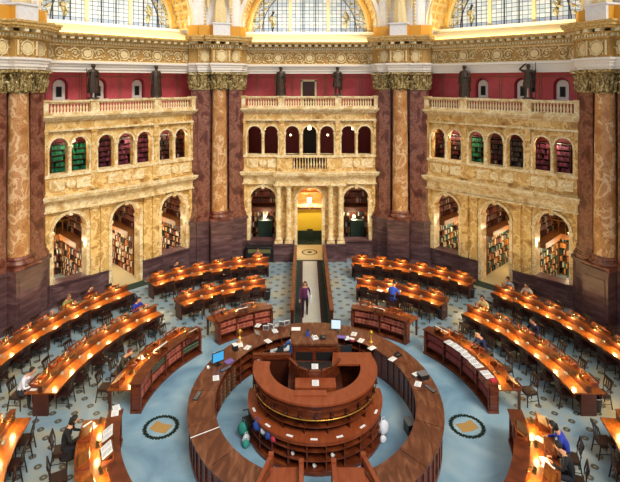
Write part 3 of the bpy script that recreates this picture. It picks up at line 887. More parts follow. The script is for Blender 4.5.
def bookcase(side, bay, where, u0, u1, v0, v1, z0, z1, n, mat, label, wmat='shelfwood', along='u', open_='v0'):
    T = wframe(side)
    c = ((u0 + u1) / 2, (v0 + v1) / 2)
    t = thing('bookcase', label, 'bookcase', T(c[0], c[1], z0), wall_base(side)[1], 'bookcases in the arcade alcoves')
    a0, a1, b0, b1 = u0 - c[0], u1 - c[0], v0 - c[1], v1 - c[1]
    H = z1 - z0
    mb = MB()
    if along == 'u':
        mb.box(a0, a0 + .05, b0, b1, 0, H); mb.box(a1 - .05, a1, b0, b1, 0, H); mb.box(a0, a1, b1 - .03, b1, 0, H)
    else:
        mb.box(a0, a1, b0, b0 + .05, 0, H); mb.box(a0, a1, b1 - .05, b1, 0, H)
        if open_ == 'u0': mb.box(a1 - .03, a1, b0, b1, 0, H)
        else: mb.box(a0, a0 + .03, b0, b1, 0, H)
    mb.box(a0, a1, b0, b1, H - .05, H)
    mb.build('carcass', wmat, t)
    mb = MB(); bk = MB()
    for k in range(n):
        z = .03 + k * (H - .06) / n
        mb.box(a0 + .04, a1 - .04, b0 + .01, b1 - .01, z - .03, z)
        hh = (H - .06) / n - .05
        if along == 'u': fill(bk, a0 + .06, a1 - .06, b0 + .03, b1 - .06, z, hh, 'u')
        elif open_ == 'u0': fill(bk, b0 + .06, b1 - .06, a0 + .03, a1 - .06, z, hh, 'v')
        else: fill(bk, b0 + .06, b1 - .06, a0 + .06, a1 - .03, z, hh, 'v')
    mb.build('shelves', wmat, t)
    b = bk.build('shelved_books', mat); b.location = t.location; b.rotation_euler = t.rotation_euler
    tag(b, 'rows of bound volumes filling the ' + label, 'books', 'books in the arcade alcoves', 'stuff')

def lamp_light(name, parent, loc, energy, col=(1, .80, .5), size=.06):
    ld = bpy.data.lights.new(name, 'POINT'); ld.energy = energy; ld.color = col; ld.shadow_soft_size = size
    lo = bpy.data.objects.new(name, ld); COL.objects.link(lo)
    lo.location = loc
    if parent: lo.parent = parent
    return lo

BAYN = ['first', 'second', 'third']
for side in ('left', 'right'):
    for i, (a, b) in enumerate([(-4.3, -1.45), (-1.32, 1.32), (1.45, 4.3)]):
        k = i if side == 'left' else 2 - i
        dn = ['nearest', 'middle', 'farthest'][k]
        where = '%s alcove of the %s wall' % (dn, side)
        s_ = 1 if side == 'left' else -1
        # against the back wall
        bookcase(side, i, '', a + .05, b - .05, 4.15, 4.6, 0, 2.25, 6, 'books' if side == 'left' or k == 0 and False else 'booksteal', 'lower back bookcase in the %s' % where)
        bookcase(side, i, '', a + .05, b - .05, 4.15, 4.6, 2.62, 4.9, 6, 'booksdark', 'upper back bookcase in the %s' % where)
        # against the side partition seen through the arch
        ua = (b - .42, b) if s_ > 0 else (a, a + .42)
        op = 'u0' if s_ > 0 else 'u1'
        bookcase(side, i, '', ua[0], ua[1], 1.0 if i == 1 else .75, 4.1, 0, 2.25, 6, 'books' if side == 'left' else 'booksteal', 'lower side bookcase in the %s' % where, along='v', open_=op)
        bookcase(side, i, '', ua[0], ua[1], .75, 4.1, 2.62, 4.9, 6, 'booksdark', 'upper side bookcase in the %s' % where, along='v', open_=op)
        # gallery half-way up
        T = wframe(side)
        g = thing('book_gallery', 'tan wooden gallery half way up the %s' % where, 'gallery', T((a + b) / 2, 3, 2.3), wall_base(side)[1], 'galleries in the alcoves')
        w = (b - a) / 2
        MB().box(-w, w, .1, 1.15, 0, .28).build('deck', 'shelfwood', g)
        mb = MB()
        if s_ > 0: mb.box(w - .85, w, -2.2, .1, 0, .28)
        else: mb.box(-w, -w + .85, -2.2, .1, 0, .28)
        mb.build('side_deck', 'shelfwood', g)
        mb = MB(); mb.box(-w, w, .08, .12, .95, 1.0)
        for q in range(9): mb.box(-w + q * w / 4 - .01, -w + q * w / 4 + .01, .09, .11, .28, .95)
        mb.build('railing', 'brass', g)
        for z, v, e in ((2.1, 2.7, 130), (4.75, 2.1, 80)):
            L = thing('ceiling_globe', '%s round lamp hanging in the %s' % ('upper' if z > 3 else 'lower', where), 'lamp', T((a + b) / 2 - s_ * .2, v, z), 0, 'lamps in the alcoves')
            MB().ball((0, 0, 0), .10).build('globe', 'globe', L)
            MB().tube([(0, 0, .09), (0, 0, .22)], .015).build('stem', 'brass', L)
            lamp_light('glow', L, (0, 0, -.16), e, (1, .78, .46))
# upper gallery ranges behind the upper arcade
UP = {'left': ['green', 'green', 'magenta', 'magenta', 'magenta', 'dark', 'dark'], 'right': ['dark', 'dark', 'green', 'dark', 'grey', 'magenta', 'magenta']}
for side in ('left', 'right'):
    T = wframe(side)
    s_ = 1 if side == 'left' else -1
    for k, c in enumerate(UB):
        kind = UP[side][k]
        shift = .55 * s_
        w = .50
        c0 = c + shift * 1.0
        n = (k if side == 'left' else 6 - k)
        nm = 'upper gallery book range behind the %s small arch of the %s wall' % (ORD[n], side)
        bookcase(side, 0, '', c0 - w, c0 + w, 1.3, 1.7, 5.4, 7.75, 8, {'green': 'booksgreen', 'magenta': 'booksmagenta', 'grey': 'booksgrey', 'dark': 'booksdark'}[kind], nm, 'darkwood')
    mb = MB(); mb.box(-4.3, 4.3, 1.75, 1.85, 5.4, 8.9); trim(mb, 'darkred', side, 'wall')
    for c in (-2.4, 0.9, 3.3) if side == 'left' else (-3.3, -2.38, 2.6):
        L = thing('gallery_lamp', 'glowing globe lamp in the upper gallery of the %s wall' % side, 'lamp', T(c, .9, 7.9), 0, 'lamps in the upper galleries')
        MB().ball((0, 0, 0), .09).build('globe', 'globe', L); MB().tube([(0, 0, .08), (0, 0, .98)], .015).build('stem', 'brass', L)
        lamp_light('glow', L, (0, -.0, -.14), 34, (1, .85, .6))
# far wall upper gallery
T = wframe('far')
for q, c in enumerate((-2.9, 0, 2.8)):
    L = thing('gallery_lantern', '%s square lantern in the upper gallery above the entrance' % ['left', 'middle', 'right'][q], 'lamp', T(c, 1.0, 7.95))
    MB().box(-.10, .10, -.10, .10, -.12, .12).build('lantern_glass', 'globe', L)
    mb = MB(); mb.tube([(0, 0, .12), (0, 0, .95)], .012); mb.box(-.12, .12, -.12, .12, .12, .15); mb.build('hanger', 'brass', L)
    lamp_light('glow', L, (0, 0, -.25), 13, (1, .75, .45))
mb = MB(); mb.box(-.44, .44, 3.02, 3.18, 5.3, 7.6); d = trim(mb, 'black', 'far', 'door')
for s_ in (-1, 1):
    t = thing('wall_sconce', 'small glowing wall bracket lamp %s of the dark gallery doorway' % ('left' if s_ < 0 else 'right'), 'lamp', T(s_ * 1.25, 2.9, 7.2))
    MB().tube([(0, .25, -.1), (0, .0, -.1), (0, 0, 0)], .02).build('bracket', 'brass', t)
    MB().ball((0, 0, .08), .07).build('globe', 'globe', t)

# ---- ground floor of the far wall: two alcoves and the golden entrance
for s_ in (-1, 1):
    nm = 'left' if s_ < 0 else 'right'
    a, b = (-4.3, -1.45) if s_ < 0 else (1.45, 4.3)
    bookcase('far', 0, '', a + .05, b - .05, 2.6, 3.1, 0, 2.3, 6, 'books', 'lower bookcase behind the arch %s of the entrance' % nm)
    bookcase('far', 0, '', a + .05, b - .05, 2.6, 3.1, 2.75, 4.95, 5, 'booksdark', 'upper bookcase behind the arch %s of the entrance' % nm)
    g = thing('book_gallery', 'dark wooden gallery behind the arch %s of the entrance' % nm, 'gallery', T((a + b) / 2, 2.2, 2.35))
    MB().box(-1.38, 1.38, -.3, .35, 0, .3).build('deck', 'darkwood', g)
    L = thing('ceiling_globe', 'round lamp in the alcove %s of the entrance' % nm, 'lamp', T((a + b) / 2, 1.4, 2.2))
    MB().ball((0, 0, 0), .09).build('globe', 'globe', L); MB().tube([(0, 0, .08), (0, 0, .3)], .012).build('stem', 'brass', L)
    lamp_light('glow', L, (0, 0, -.15), 70, (1, .8, .5))
    lamp_light('glow', L, (0, -.3, 1.9), 40, (1, .75, .5))
    # green cabinet standing in the alcove
    t = thing('green_cabinet', 'dark green cabinet in the alcove %s of the entrance' % nm, 'cabinet', T(s_ * 2.95 + .12, 1.3, 0))
    MB().box(-.45, .45, -.25, .25, 0, 2.0).build('body', 'dgreen', t)
    for q in (-.22, .22):
        dd = MB().box(q - .2, q + .2, -.28, -.25, .1, 1.35).build('door', 'dgreen', t)
        MB().box(q - .01 + (-.16 if q > 0 else .14), q + .01 + (-.16 if q > 0 else .14), -.30, -.28, .65, .75).build('handle', 'brass', dd)
# entrance hall
mb = MB(); mb.box(-1.3, 1.3, -.1, 3.8, -.02, .012); trim(mb, 'dgreen', 'far', 'floor')
t = place(MB().box(-.82, .82, -.4, 2.4, 0, .028).build('entrance_rug', 'beigecarpet'), 'far')
tag(t, 'beige rug with a dark oval emblem lying in the entrance arch', 'rug')
mb = MB()
def flat_ring(mb, cx, cy, rx, ry, t, z, n=28):
    v = []
    for i in range(n):
        a = 2 * pi * i / n
        for q in (1, 1 - t): v.append((cx + rx * q * math.cos(a), cy + ry * q * math.sin(a), z))
    mb.add(v, [(2 * i, 2 * i + 1, 2 * ((i + 1) % n) + 1, 2 * ((i + 1) % n)) for i in range(n)])
flat_ring(mb, 0, .95, .50, .55, .16, .032); flat_ring(mb, 0, .95, .38, .42, .08, .032)
for k in range(8):
    a = k * pi / 4; mb.tube([(0, .95, .032), (.18 * math.cos(a), .95 + .2 * math.sin(a), .032)], [.05, .01], 4)
mb.build('emblem', 'dgreen', t)
t = place(MB().box(-.86, .86, -.65, .0, 0, .02).build('door_mat', 'dgreen'), 'far')
t.location[1] -= .2
tag(t, 'very dark green mat between the entrance rug and the pale carpet', 'mat')
mb = MB(); mb.box(-1.4, 1.4, 3.6, 3.75, 0, 2.45); yw = trim(mb, 'yellowwall', 'far', 'wall')
MB().box(-1.3, 1.3, 3.52, 3.6, 0, .62).build('green_dado', 'dgreen', yw)
mb = MB(); mb.box(-1.36, -.9, .6, 3.6, 0, 2.9); mb.box(.9, 1.36, .6, 3.6, 0, 2.9); trim(mb, 'cmarble', 'far', 'wall')
mb = MB(); mb.box(-1.3, 1.3, 2.9, 3.58, 2.25, 2.42); trim(mb, 'darkwood', 'far')
mb = MB(); mb.box(-.95, .95, 2.8, 3.5, 2.42, 2.66); trim(mb, 'cmarble', 'far')
mb = MB(); mb.add([(-1.36 * math.cos(pi * i / 16), v, 3.0 + 1.3 * math.sin(pi * i / 16)) for v in (.6, 3.6) for i in range(17)], [(i, i + 1, i + 18, i + 17) for i in range(16)])
mb.box(-1.36, 1.36, 3.55, 3.7, 2.3, 4.9); trim(mb, 'orangewall', 'far', 'ceiling')
mb = MB()
for s_ in (-1, 1): mb.tube([(0, 3.3, 3.9), (s_ * .8, 3.3, 3.35)], .06, 6)
mb.tube([(-.85, 3.3, 3.3), (.85, 3.3, 3.3)], .06, 6); mb.disc(0, 3.55, .14, 3.3, 3.5)
trim(mb, 'gilt', 'far')
L = thing('entrance_lantern', 'bright lantern hanging in the golden entrance arch', 'lamp', T(0, 1.6, 3.25))
MB().box(-.13, .13, -.13, .13, -.22, .16).build('lantern_glass', 'globe', L)
mb = MB(); mb.tube([(0, 0, .16), (0, 0, 1.0)], .012); mb.tube([(0, 0, -.22), (0, 0, -.75)], .02); mb.box(-.15, .15, -.15, .15, .16, .2); mb.build('hanger', 'brass', L)
lamp_light('glow', L, (0, .3, -.4), 120, (1, .90, .62))
t = thing('notice_stand', 'small dark sign standing before the yellow hall wall', 'sign', T(.05, 3.0, 0))
MB().box(-.2, .2, -.02, .02, .62, .9).build('panel', 'blackplastic', t); MB().tube([(0, 0, 0), (0, 0, .65)], .02).build('pole', 'blackplastic', t); MB().box(-.15, .15, -.12, .12, 0, .02).build('base', 'blackplastic', t)
for s_ in (-1, 1):
    t = thing('brass_stanchion', 'small brass post at the %s side of the entrance mat' % ('left' if s_ < 0 else 'right'), 'post', T(s_ * 1.02, -.35, 0))
    MB().lathe([(.1, 0), (.1, .02), (.02, .05), (.02, .8), (.04, .84), (.0, .88)], 0, 0, 10).build('pole', 'brass', t)

# ================================================================ THE WALKWAY
t = tag(MB().box(-.52, .52, 22.3, 30.35, 0, .022).build('pale_carpet_runner', 'maroon'), 'long pale carpet runner with maroon edges between the wooden walls', 'carpet runner')
MB().box(-.42, .42, 22.45, 30.3, .022, .026).build('pale_field', 'carpet', t)
t = tag(MB().box(-.78, .78, 21.9, 30.4, 0, .008).build('walkway_carpet', 'dgreen'), 'dark green carpet under the pale runner of the walkway', 'carpet')
for s_ in (-1, 1):
    nm = 'left' if s_ < 0 else 'right'
    t = thing('walkway_wall', 'low dark wooden wall on the %s side of the pale walkway' % nm, 'partition', (s_ * .86, 26.0, 0))
    MB().box(-.05, .05, -4.3, 4.2, 0, .97).build('panelling', 'darkwood', t)
    MB().box(-.09, .09, -4.34, 4.24, .97, 1.03).build('handrail', 'wood', t)
    MB().box(-.07, .07, -4.32, 4.22, 0, .12).build('plinth', 'darkwood', t)
    for q in range(9):
        y = -4.0 + q * 1.0
        MB().box(-.075, .075, y - .05, y + .05, .12, .97).build('stile', 'wood', t)

# ================================================================ FURNITURE PROTOTYPES
def proto_chair():
    t = thing('reading_chair', 'x', 'chair', (0, 0, -50), 0)
    mb = MB(); mb.prism([(-.20, -.20), (.20, -.20), (.23, .20), (-.23, .20)], .42, .46); mb.build('seat', 'leather', t)
    mb = MB(); mb.prism([(-.21, -.21), (.21, -.21), (.24, .21), (-.24, .21)], .38, .425); mb.build('seat_frame', 'chairwood', t)
    for s_ in (-1, 1):
        MB().tube([(s_ * .21, .19, 0), (s_ * .20, .18, .40)], [.018, .024], 6).build('leg', 'chairwood', t)
        MB().tube([(s_ * .20, -.26, 0), (s_ * .19, -.19, .42), (s_ * .19, -.21, .70), (s_ * .20, -.28, .95)], .02, 6).build('rear_post', 'chairwood', t)
    MB().cbox((0, -.275, .90), (.44, .025, .11), 0, .12).build('top_rail', 'chairwood', t)
    MB().cbox((0, -.225, .60), (.36, .02, .05), 0, .05).build('lower_rail', 'chairwood', t)
    mb = MB()
    for x in (-.1, 0, .1): mb.cbox((x, -.25, .75), (.05, .012, .27), 0, .15)
    mb.build('back_splats', 'chairwood', t)
    mb = MB(); mb.tube([(-.205, .18, .18), (-.2, -.22, .18)], .011, 5); mb.tube([(.205, .18, .18), (.2, -.22, .18)], .011, 5); mb.tube([(-.2, 0, .18), (.2, 0, .18)], .011, 5)
    mb.build('stretcher', 'chairwood', t)
    return t
LAMP_W = 19
def proto_lamp():
    """bronze trough hood on an arm reaching out from the partition; shines down on the -y side"""
    t = thing('reading_lamp', 'x', 'lamp', (0, 0, -50), 0)
    mb = MB(); vs = []
    n = 8
    for r_ in (.046, .040):
        for x in (-.12, .12):
            for i in range(n + 1):
                a = R(0 + 180 * i / n)
                vs.append((x, -.18 + r_ * math.cos(a), .05 + r_ * math.sin(a)))
    k = n + 1
    f = [(i, i + 1, k + i + 1, k + i) for i in range(n)] + [(2 * k + i, 3 * k + i, 3 * k + i + 1, 2 * k + i + 1) for i in range(n)]
    f += [tuple(range(k)), tuple(range(k, 2 * k))]
    mb.add(vs, f, False); mb.build('lamp_shade', 'lampbronze', t)
    MB().tube([(-.10, -.18, .055), (.10, -.18, .055)], .015, 8).build('bulb', 'bulb', t)
    MB().tube([(0, -.02, 0), (0, -.03, .10), (0, -.10, .13), (0, -.18, .10)], .012, 6).build('stem', 'lampbronze', t)
    MB().lathe([(.04, 0), (.04, .012), (.02, .03)], 0, -.02, 10).build('base', 'lampbronze', t)
    lamp_light('lamp_glow', t, (0, -.19, -.03), LAMP_W, (1, .71, .27), .04)
    return t
def proto_stand():
    """sloping wooden book rest, reader on the +y side"""
    t = thing('book_rest', 'x', 'book rest', (0, 0, -50), 0)
    MB().cbox((0, 0, .19), (.50, .36, .02), 0, R(-32)).build('sloping_board', 'woodtop', t)
    MB().cbox((0, .15, .12), (.50, .02, .05), 0, R(-32)).build('ledge', 'wood', t)
    for s_ in (-1, 1):
        MB().prism([(s_ * .22 - .012, -.15), (s_ * .22 + .012, -.15), (s_ * .22 + .012, .15), (s_ * .22 - .012, .15)], 0, .10).build('side', 'wood', t)
        MB().cbox((s_ * .22, -.13, .17), (.024, .03, .2)).build('prop', 'wood', t)
    MB().box(-.24, .24, -.16, .16, 0, .02).build('base', 'wood', t)
    return t
def proto_openbook():
    t = thing('open_book', 'x', 'book', (0, 0, -50), 0)
    for s_ in (-1, 1):
        vs = []
        for y in (-.15, .15):
            for i in range(6):
                x = i / 5 * .22
                vs.append((s_ * x, y, .012 + .022 * math.sin(min(1, x / .22 * 1.6) * pi * .6) + (.0)))
            for i in range(6): vs.append((s_ * (5 - i) / 5 * .22, y, .006))
        n = 12
        mb = MB().add(vs, [tuple(range(n)), tuple(range(n, 24))[::-1]] + [(i, (i + 1) % n, n + (i + 1) % n, n + i) for i in range(n)])
        pg = mb.build('pages', 'paper', t)
        mb = MB()
        for q in range(7): mb.box(min(s_ * .03, s_ * .19), max(s_ * .03, s_ * .19), -.12 + q * .036, -.112 + q * .036, .034, .037)
        mb.build('print', 'ink', pg)
    MB().box(-.235, .235, -.16, .16, 0, .006).build('cover', 'leather', t)
    return t
def proto_paper():
    t = thing('paper_sheet', 'x', 'paper', (0, 0, -50), 0)
    MB().box(-.105, .105, -.15, .15, 0, .004).build('sheet', 'paper', t)
    mb = MB()
    for q in range(8): mb.box(-.08, .08 - .03 * (q % 3), -.12 + q * .032, -.113 + q * .032, .004, .005)
    mb.build('print', 'ink', t)
    return t
PC, PL, PS, PB, PP = proto_chair(), proto_lamp(), proto_stand(), proto_openbook(), proto_paper()

SH = [0, 0]
def polar(r, ang, z=0, cy=DC):
    a = R(ang); return (r * math.cos(a) + SH[0], cy + r * math.sin(a) + SH[1], z)
def seat_rot(ang): return R(ang) - pi / 2       # local +y points outward

def ang_of(px, py, z):
    q = at(px, py, z); return math.degrees(math.atan2(q[1] - DC, q[0]))
SITS = [(9.95, ang_of(40, 372, 1.2)), (9.85, ang_of(128, 298, 1.1)), (12.75, ang_of(73, 300, 1.15)), (12.75, ang_of(97, 293, 1.1)), (12.75, ang_of(179.5, 266.5, 1.15)), (12.75, ang_of(258.5, 253, 1.15)),
        (7.20, ang_of(136, 355, 1.15)), (7.30, 194), (8.15, ang_of(386, 300, .9)), (7.25, ang_of(472, 338, 1.15)), (9.90, ang_of(483, 301, 1.1)), (12.80, ang_of(510, 281, 1.1)), (12.80, ang_of(527, 288, 1.1)),
        (9.95, ang_of(531, 323, 1.15)), (7.22, -16.5), (7.22, -23.5)]
def free(r, a):
    p = polar(r, a)
    return all(math.dist(p[:2], polar(*q)[:2]) > .62 for q in SITS)
ROWS = [
    # key, words, r_in, r_out, a0, a1, seats
    ('C', 'outer desk left of walkway', 11.35, 12.45, 101.4, 132.9, 6),
    ('B', 'middle desk left of walkway', 8.45, 9.50, 105.0, 133.2, 4),
    ('C', 'long outer left desk', 11.35, 12.45, 138.9, 181.0, 8),
    ('B', 'long middle left desk', 8.45, 9.50, 140.6, 181.0, 6),
    ('D', 'desk at lower left corner', 8.45, 9.50, 185.6, 220, 5),
    ('C', 'outer desk right of walkway', 11.35, 12.45, 78.6, 47.1, 6),
    ('B', 'middle desk right of walkway', 8.45, 9.50, 75.0, 46.8, 4),
    ('C', 'long outer right desk', 11.35, 12.45, 41.1, -1.0, 8),
    ('B', 'long middle right desk', 8.45, 9.50, 39.4, -1.0, 6),
    ('D', 'desk at lower right corner', 8.45, 9.50, -5.6, -40, 5),
]
def seat_end(words): return 'walkway' if 'walkway' in words else 'far'
for key, words, r0, r1, a0, a1, ns in ROWS:
    SH[:] = [0, 0] if key != 'D' else [-.22 if 'left' in words else .22, -.5]
    am = (a0 + a1) / 2; rm = (r0 + r1) / 2
    rot = seat_rot(am)
    t = thing('curved_reading_desk', 'double-sided curved wooden reading desk, the ' + words, 'desk', polar(rm, am), rot, 'curved reading desks')
    c = (0, -rm)
    la, lb = sorted((a0 - am + 90, a1 - am + 90))
    MB().arc(r0, r1, la, lb, .725, .765, ns, c).build('tabletop', 'woodtop', t)
    MB().arc(rm - .07, rm + .07, la, lb, .765, 1.0, ns, c).build('partition', 'darkwood', t)  # darker wood chosen to paint in the unlit partition face
    MB().arc(rm - .085, rm + .085, la - .15, lb + .15, 1.0, 1.035, ns, c).build('partition_cap', 'woodtop', t)  # lighter wood paints the lit line along the top edge
    mb = MB(); mb.arc(r0 + .06, r0 + .085, la + .2, lb - .2, .60, .725, ns, c); mb.arc(r1 - .085, r1 - .06, la + .2, lb - .2, .60, .725, ns, c); mb.build('apron', 'wood', t)
    MB().arc(rm - .02, rm + .02, la + .3, lb - .3, .1, .725, ns, c).build('modesty_panel', 'darkwood', t)
    for i in range(ns + 1):
        a = R(la + (lb - la) * i / ns * .985 + (lb - la) * .0075)
        ca, sa = math.cos(a), math.sin(a)
        end = i in (0, ns)
        for rr, ww in ((((r0 + r1) / 2, (r1 - r0) * .24),) if end else ((r0 + .14, .05), (r1 - .14, .05))):
            p = MB(); p.cbox((rr * ca, rr * sa - rm, .3625), (.07, ww * 2, .725), a - pi / 2)
            p.build('end_panel' if end else 'leg', 'darkwood', t)
        if not end:
            p = MB(); p.lathe([(.06, .765), (.06, .80), (.045, .83), (0, .835)], (rm - .16) * ca, (rm - .16) * sa - rm, 12)
            p.build('round_plate', 'plate', t)
    E = seat_end(words)
    vis = range(ns)
    for i in vis:
        a = a0 + (a1 - a0) * (i + .5) / ns
        if words.endswith('corner') and i > 2: continue
        inn, out = 'inner', 'outer'
        if words.endswith('corner'): E = 'far'
        # lamps on the partition
        copy_tree(PL, polar(rm - .02, a, 1.035), seat_rot(a), 'bronze reading lamp %s from %s end, inner side of %s' % (ORD[i], E, words), 'reading lamps on the desks')
        copy_tree(PL, polar(rm + .02, a, 1.035), seat_rot(a) + pi, 'bronze reading lamp %s from %s end, outer side of %s' % (ORD[i], E, words), 'reading lamps on the desks')
        # book rests on the outer side
        bs = copy_tree(PS, polar(rm + .32, a + .2, .765), seat_rot(a), 'wooden book rest %s from %s end, outer side of %s' % (ORD[i], E, words), 'book rests on the desks')
        bs.scale = (1.15, 1.15, 1.35)
        # chairs
        jit = random.uniform(-.05, .05)
        for sd, rr, ro in ((inn, r0 + .0, 0), (out, r1 + .06, pi)):
            if 0 and (words, i, sd) in {('long middle left desk', 5, 'outer')}: pass
            pull = random.choice((0, 0, .0, .05, .12))
            if not free(rr, a): continue
            copy_tree(PC, polar(rr - pull if sd == inn else rr + pull, a + random.uniform(-.6, .6)), seat_rot(a) + ro + random.uniform(-.12, .12),
                      'dark wooden chair %s from %s end, %s side of %s' % (ORD[i], E, sd, words), 'wooden chairs at the reading desks')

# ---- bookcase desks (inner ring)
BK = []
for q, mat in enumerate(('redbook', 'redbook2', 'redbook3', 'greenbook')):
    mb = MB(); mb.box(-.033, .033, -.085, .085, 0, .205); mb.cur = 1
    mb.box(-.0335, .0335, -.0865, -.08, .15, .165); mb.box(-.0335, .0335, -.0865, -.08, .04, .048)
    b = mb.build('bound_volume', [mat, 'gilt']); COL.objects.unlink(b); BK.append(b)
AROWS = [
    ('short bookcase desk left of walkway', 107.7, 132.2, 2, 3),
    ('long left bookcase desk', 141.2, 180.0, 4, 4),
    ('lower left bookcase desk', 188.6, 226, 4, 4),
    ('short bookcase desk right of walkway', 72.3, 47.8, 2, 2),
    ('long right bookcase desk', 38.8, 0.0, 4, 4),
    ('lower right bookcase desk', -8.6, -46, 4, 4),
]
nb = 0
loose = MB(); nl = 0
for words, a0, a1, ns, nbay in AROWS:
    SH[:] = [0, 0] if not words.startswith('lower') else [-.2 if 'left' in words else .2, -.45]
    am = (a0 + a1) / 2; rm = 6.3; rot = seat_rot(am); c = (0, -rm)
    la, lb = sorted((a0 - am + 90, a1 - am + 90))
    t = thing('bookcase_desk', 'curved desk backed by a low bookcase, the ' + words, 'desk', polar(rm, am), rot, 'bookcase desks around the centre')
    MB().arc(6.08, 6.85, la, lb, .73, .77, 12, c).build('tabletop', 'woodtop', t)
    MB().arc(5.70, 6.12, la - .4, lb + .4, .95, .99, 14, c).build('bookcase_top', 'wood', t)
    mb = MB()
    mb.arc(6.04, 6.08, la, lb, 0, .95, 14, c); mb.arc(5.72, 6.08, la - .3, lb + .3, 0, .09, 14, c)
    for i in range(nbay + 1):
        w = .8 if i in (0, nbay) else .32
        q = la + (lb - la - w) * i / nbay
        mb.arc(5.74, 6.06, q, q + w, .09, .95, 2, c)
    mb.build('carcass', 'wood', t)
    for z in (.36, .645):
        MB().arc(5.78, 6.06, la, lb, z - .025, z, 14, c).build('shelf', 'wood', t)
    for s_, q in ((1, la), (-1, lb)):
        mb = MB()
        a = R(q + s_ * .6)
        for rr in (6.78,):
            mb.cbox((rr * math.cos(a), rr * math.sin(a) - rm, .365), (.06, .08, .73), a - pi / 2)
        mb.build('leg', 'darkwood', t)
        ep = MB(); a = R(q - s_ * .25)
        ep.cbox((5.9 * math.cos(a), 5.9 * math.sin(a) - rm, .5), (.04, .24, .7), a - pi / 2); ep.build('end_panel', 'wood', t)
    MB().arc(6.74, 6.77, la, lb, .62, .73, 12, c).build('apron', 'wood', t)
    lit = 'left' in words
    for row, z in enumerate((.645, .36)):
        for b_ in range(nbay):
            lo = la + .8 + (lb - la - .8) * b_ / nbay - (0 if b_ == 0 else .32)
            hi = la + (lb - la - .8) * (b_ + 1) / nbay
            step = math.degrees(.074 / 5.86)
            ang = lo + step * .7
            green = words == 'long left bookcase desk' and (row, b_) in ((0, 2), (1, 0))
            if words.startswith('lower'): step *= 1.25
            while ang < hi - step * .4:
                wa = am + (ang - 90)
                p = polar(5.87 + random.uniform(0, .015), wa, z + .001)
                if random.random() > .035:
                    if nb < 300:
                        src = BK[3] if green else random.choice(BK[:3])
                        o = src.copy(); COL.objects.link(o)
                        o.location = p; o.rotation_euler = (0, 0, seat_rot(wa)); o.scale = (1, 1, random.uniform(.88, 1.04)); nb += 1
                        tag(o, '%s volume on the %s shelf of the %s' % ('dark green bound' if green else 'red bound', ['upper', 'middle'][row], words), 'book', 'bound volumes on the %s shelf of the %s' % (['upper', 'middle'][row], words))
                    else:
                        loose.cbox((p[0], p[1], p[2] + .10), (.066, .17, .2), seat_rot(wa)); nl += 1
                ang += step
    for i in range(ns):
        a = a0 + (a1 - a0) * (i + .5) / ns
        E = seat_end(words)
        copy_tree(PL, polar(6.09, a, .99), seat_rot(a) + pi, 'bronze reading lamp %s from %s end of %s' % (ORD[i], E, words), 'reading lamps on the desks')
        if words != 'long right bookcase desk':
            copy_tree(PS, polar(6.62, a + 2.0, .77), seat_rot(a), 'wooden book rest %s from %s end of %s' % (ORD[i], E, words), 'book rests on the desks')
        else:
            copy_tree(PS, polar(6.66, a - 3.2, .77), seat_rot(a), 'wooden book rest %s from %s end of %s' % (ORD[i], E, words), 'book rests on the desks')
        if free(7.15, a): copy_tree(PC, polar(7.12 + random.choice((0, .1, .2)), a + random.uniform(-1, 1)), seat_rot(a) + pi + random.uniform(-.2, .2), 'dark wooden chair %s from %s end of %s' % (ORD[i], E, words), 'wooden chairs at the reading desks')
SH[:] = [0, 0]
if loose.v:
    tag(loose.build('bound_volumes', 'redbook3'), 'further red bound volumes in the bookcases on the right', 'books', None, 'stuff')
# ================================================================ CIRCULATION RING
t = thing('circulation_counter', 'large ring-shaped brown wooden counter around the central desk', 'counter', (0, 16.1, 0))
t.scale = (.966, 1.10, 1)
def ringp(r, a, z): return (r * math.cos(R(a)) * .966, 16.1 + r * math.sin(R(a)) * 1.10, z)
RO, RI = 4.12, 3.27
NS = 16
for k in range(1, NS - 1):
    a0 = -90 + k * 360 / NS; a1 = a0 + 360 / NS
    MB().arc(RI, RO, a0 + .12, a1 - .12, .96, 1.0, 6).build('counter_top', 'ringtop', t)
for k in range(1, NS - 1):
    a0 = -90 + k * 360 / NS; a1 = a0 + 360 / NS
    mb = MB(); mb.arc(RO - .16, RO - .10, a0, a1, .0, .96, 6); mb.arc(RO - .12, RO - .06, a0, a1, 0, .14, 6); mb.arc(RO - .12, RO - .05, a0, a1, .86, .96, 6)
    for q in range(5):
        b = a0 + (a1 - a0) * q / 5
        mb.arc(RO - .12, RO - .06, b - .5, b + .5, .14, .86, 1)
    mb.build('outer_panelling', 'wood', t)
for k in range(1, NS - 1):
    a0 = -90 + k * 360 / NS; a1 = a0 + 360 / NS
    if not 40 < (a0 + a1) / 2 < 170:
        mb = MB(); mb.arc(RI + .05, RI + .08, a0, a1, 0, .96, 6)
        for q in range(4):
            b = a0 + (a1 - a0) * q / 4
            mb.arc(RI + .02, RI + .06, b - .5, b + .5, .1, .9, 1)
        mb.build('inner_panelling', 'wood', t)
    else:
        mb = MB(); mb.arc(RI + .4, RI + .44, a0, a1, 0, .96, 6)
        for z in (.05, .36, .66): mb.arc(RI + .03, RI + .44, a0, a1, z, z + .03, 6)
        for q in range(2): mb.arc(RI + .03, RI + .44, a0 + (a1 - a0) * q / 2 - .3, a0 + (a1 - a0) * q / 2 + .3, 0, .96, 1)
        mb.build('inner_shelves', 'wood', t)
MB().arc(RI - .01, RO + .01, 207.8, 208.2, 1.0, 1.006, 1).build('pale_seam', 'paper', t, label='pale strip laid across the counter')
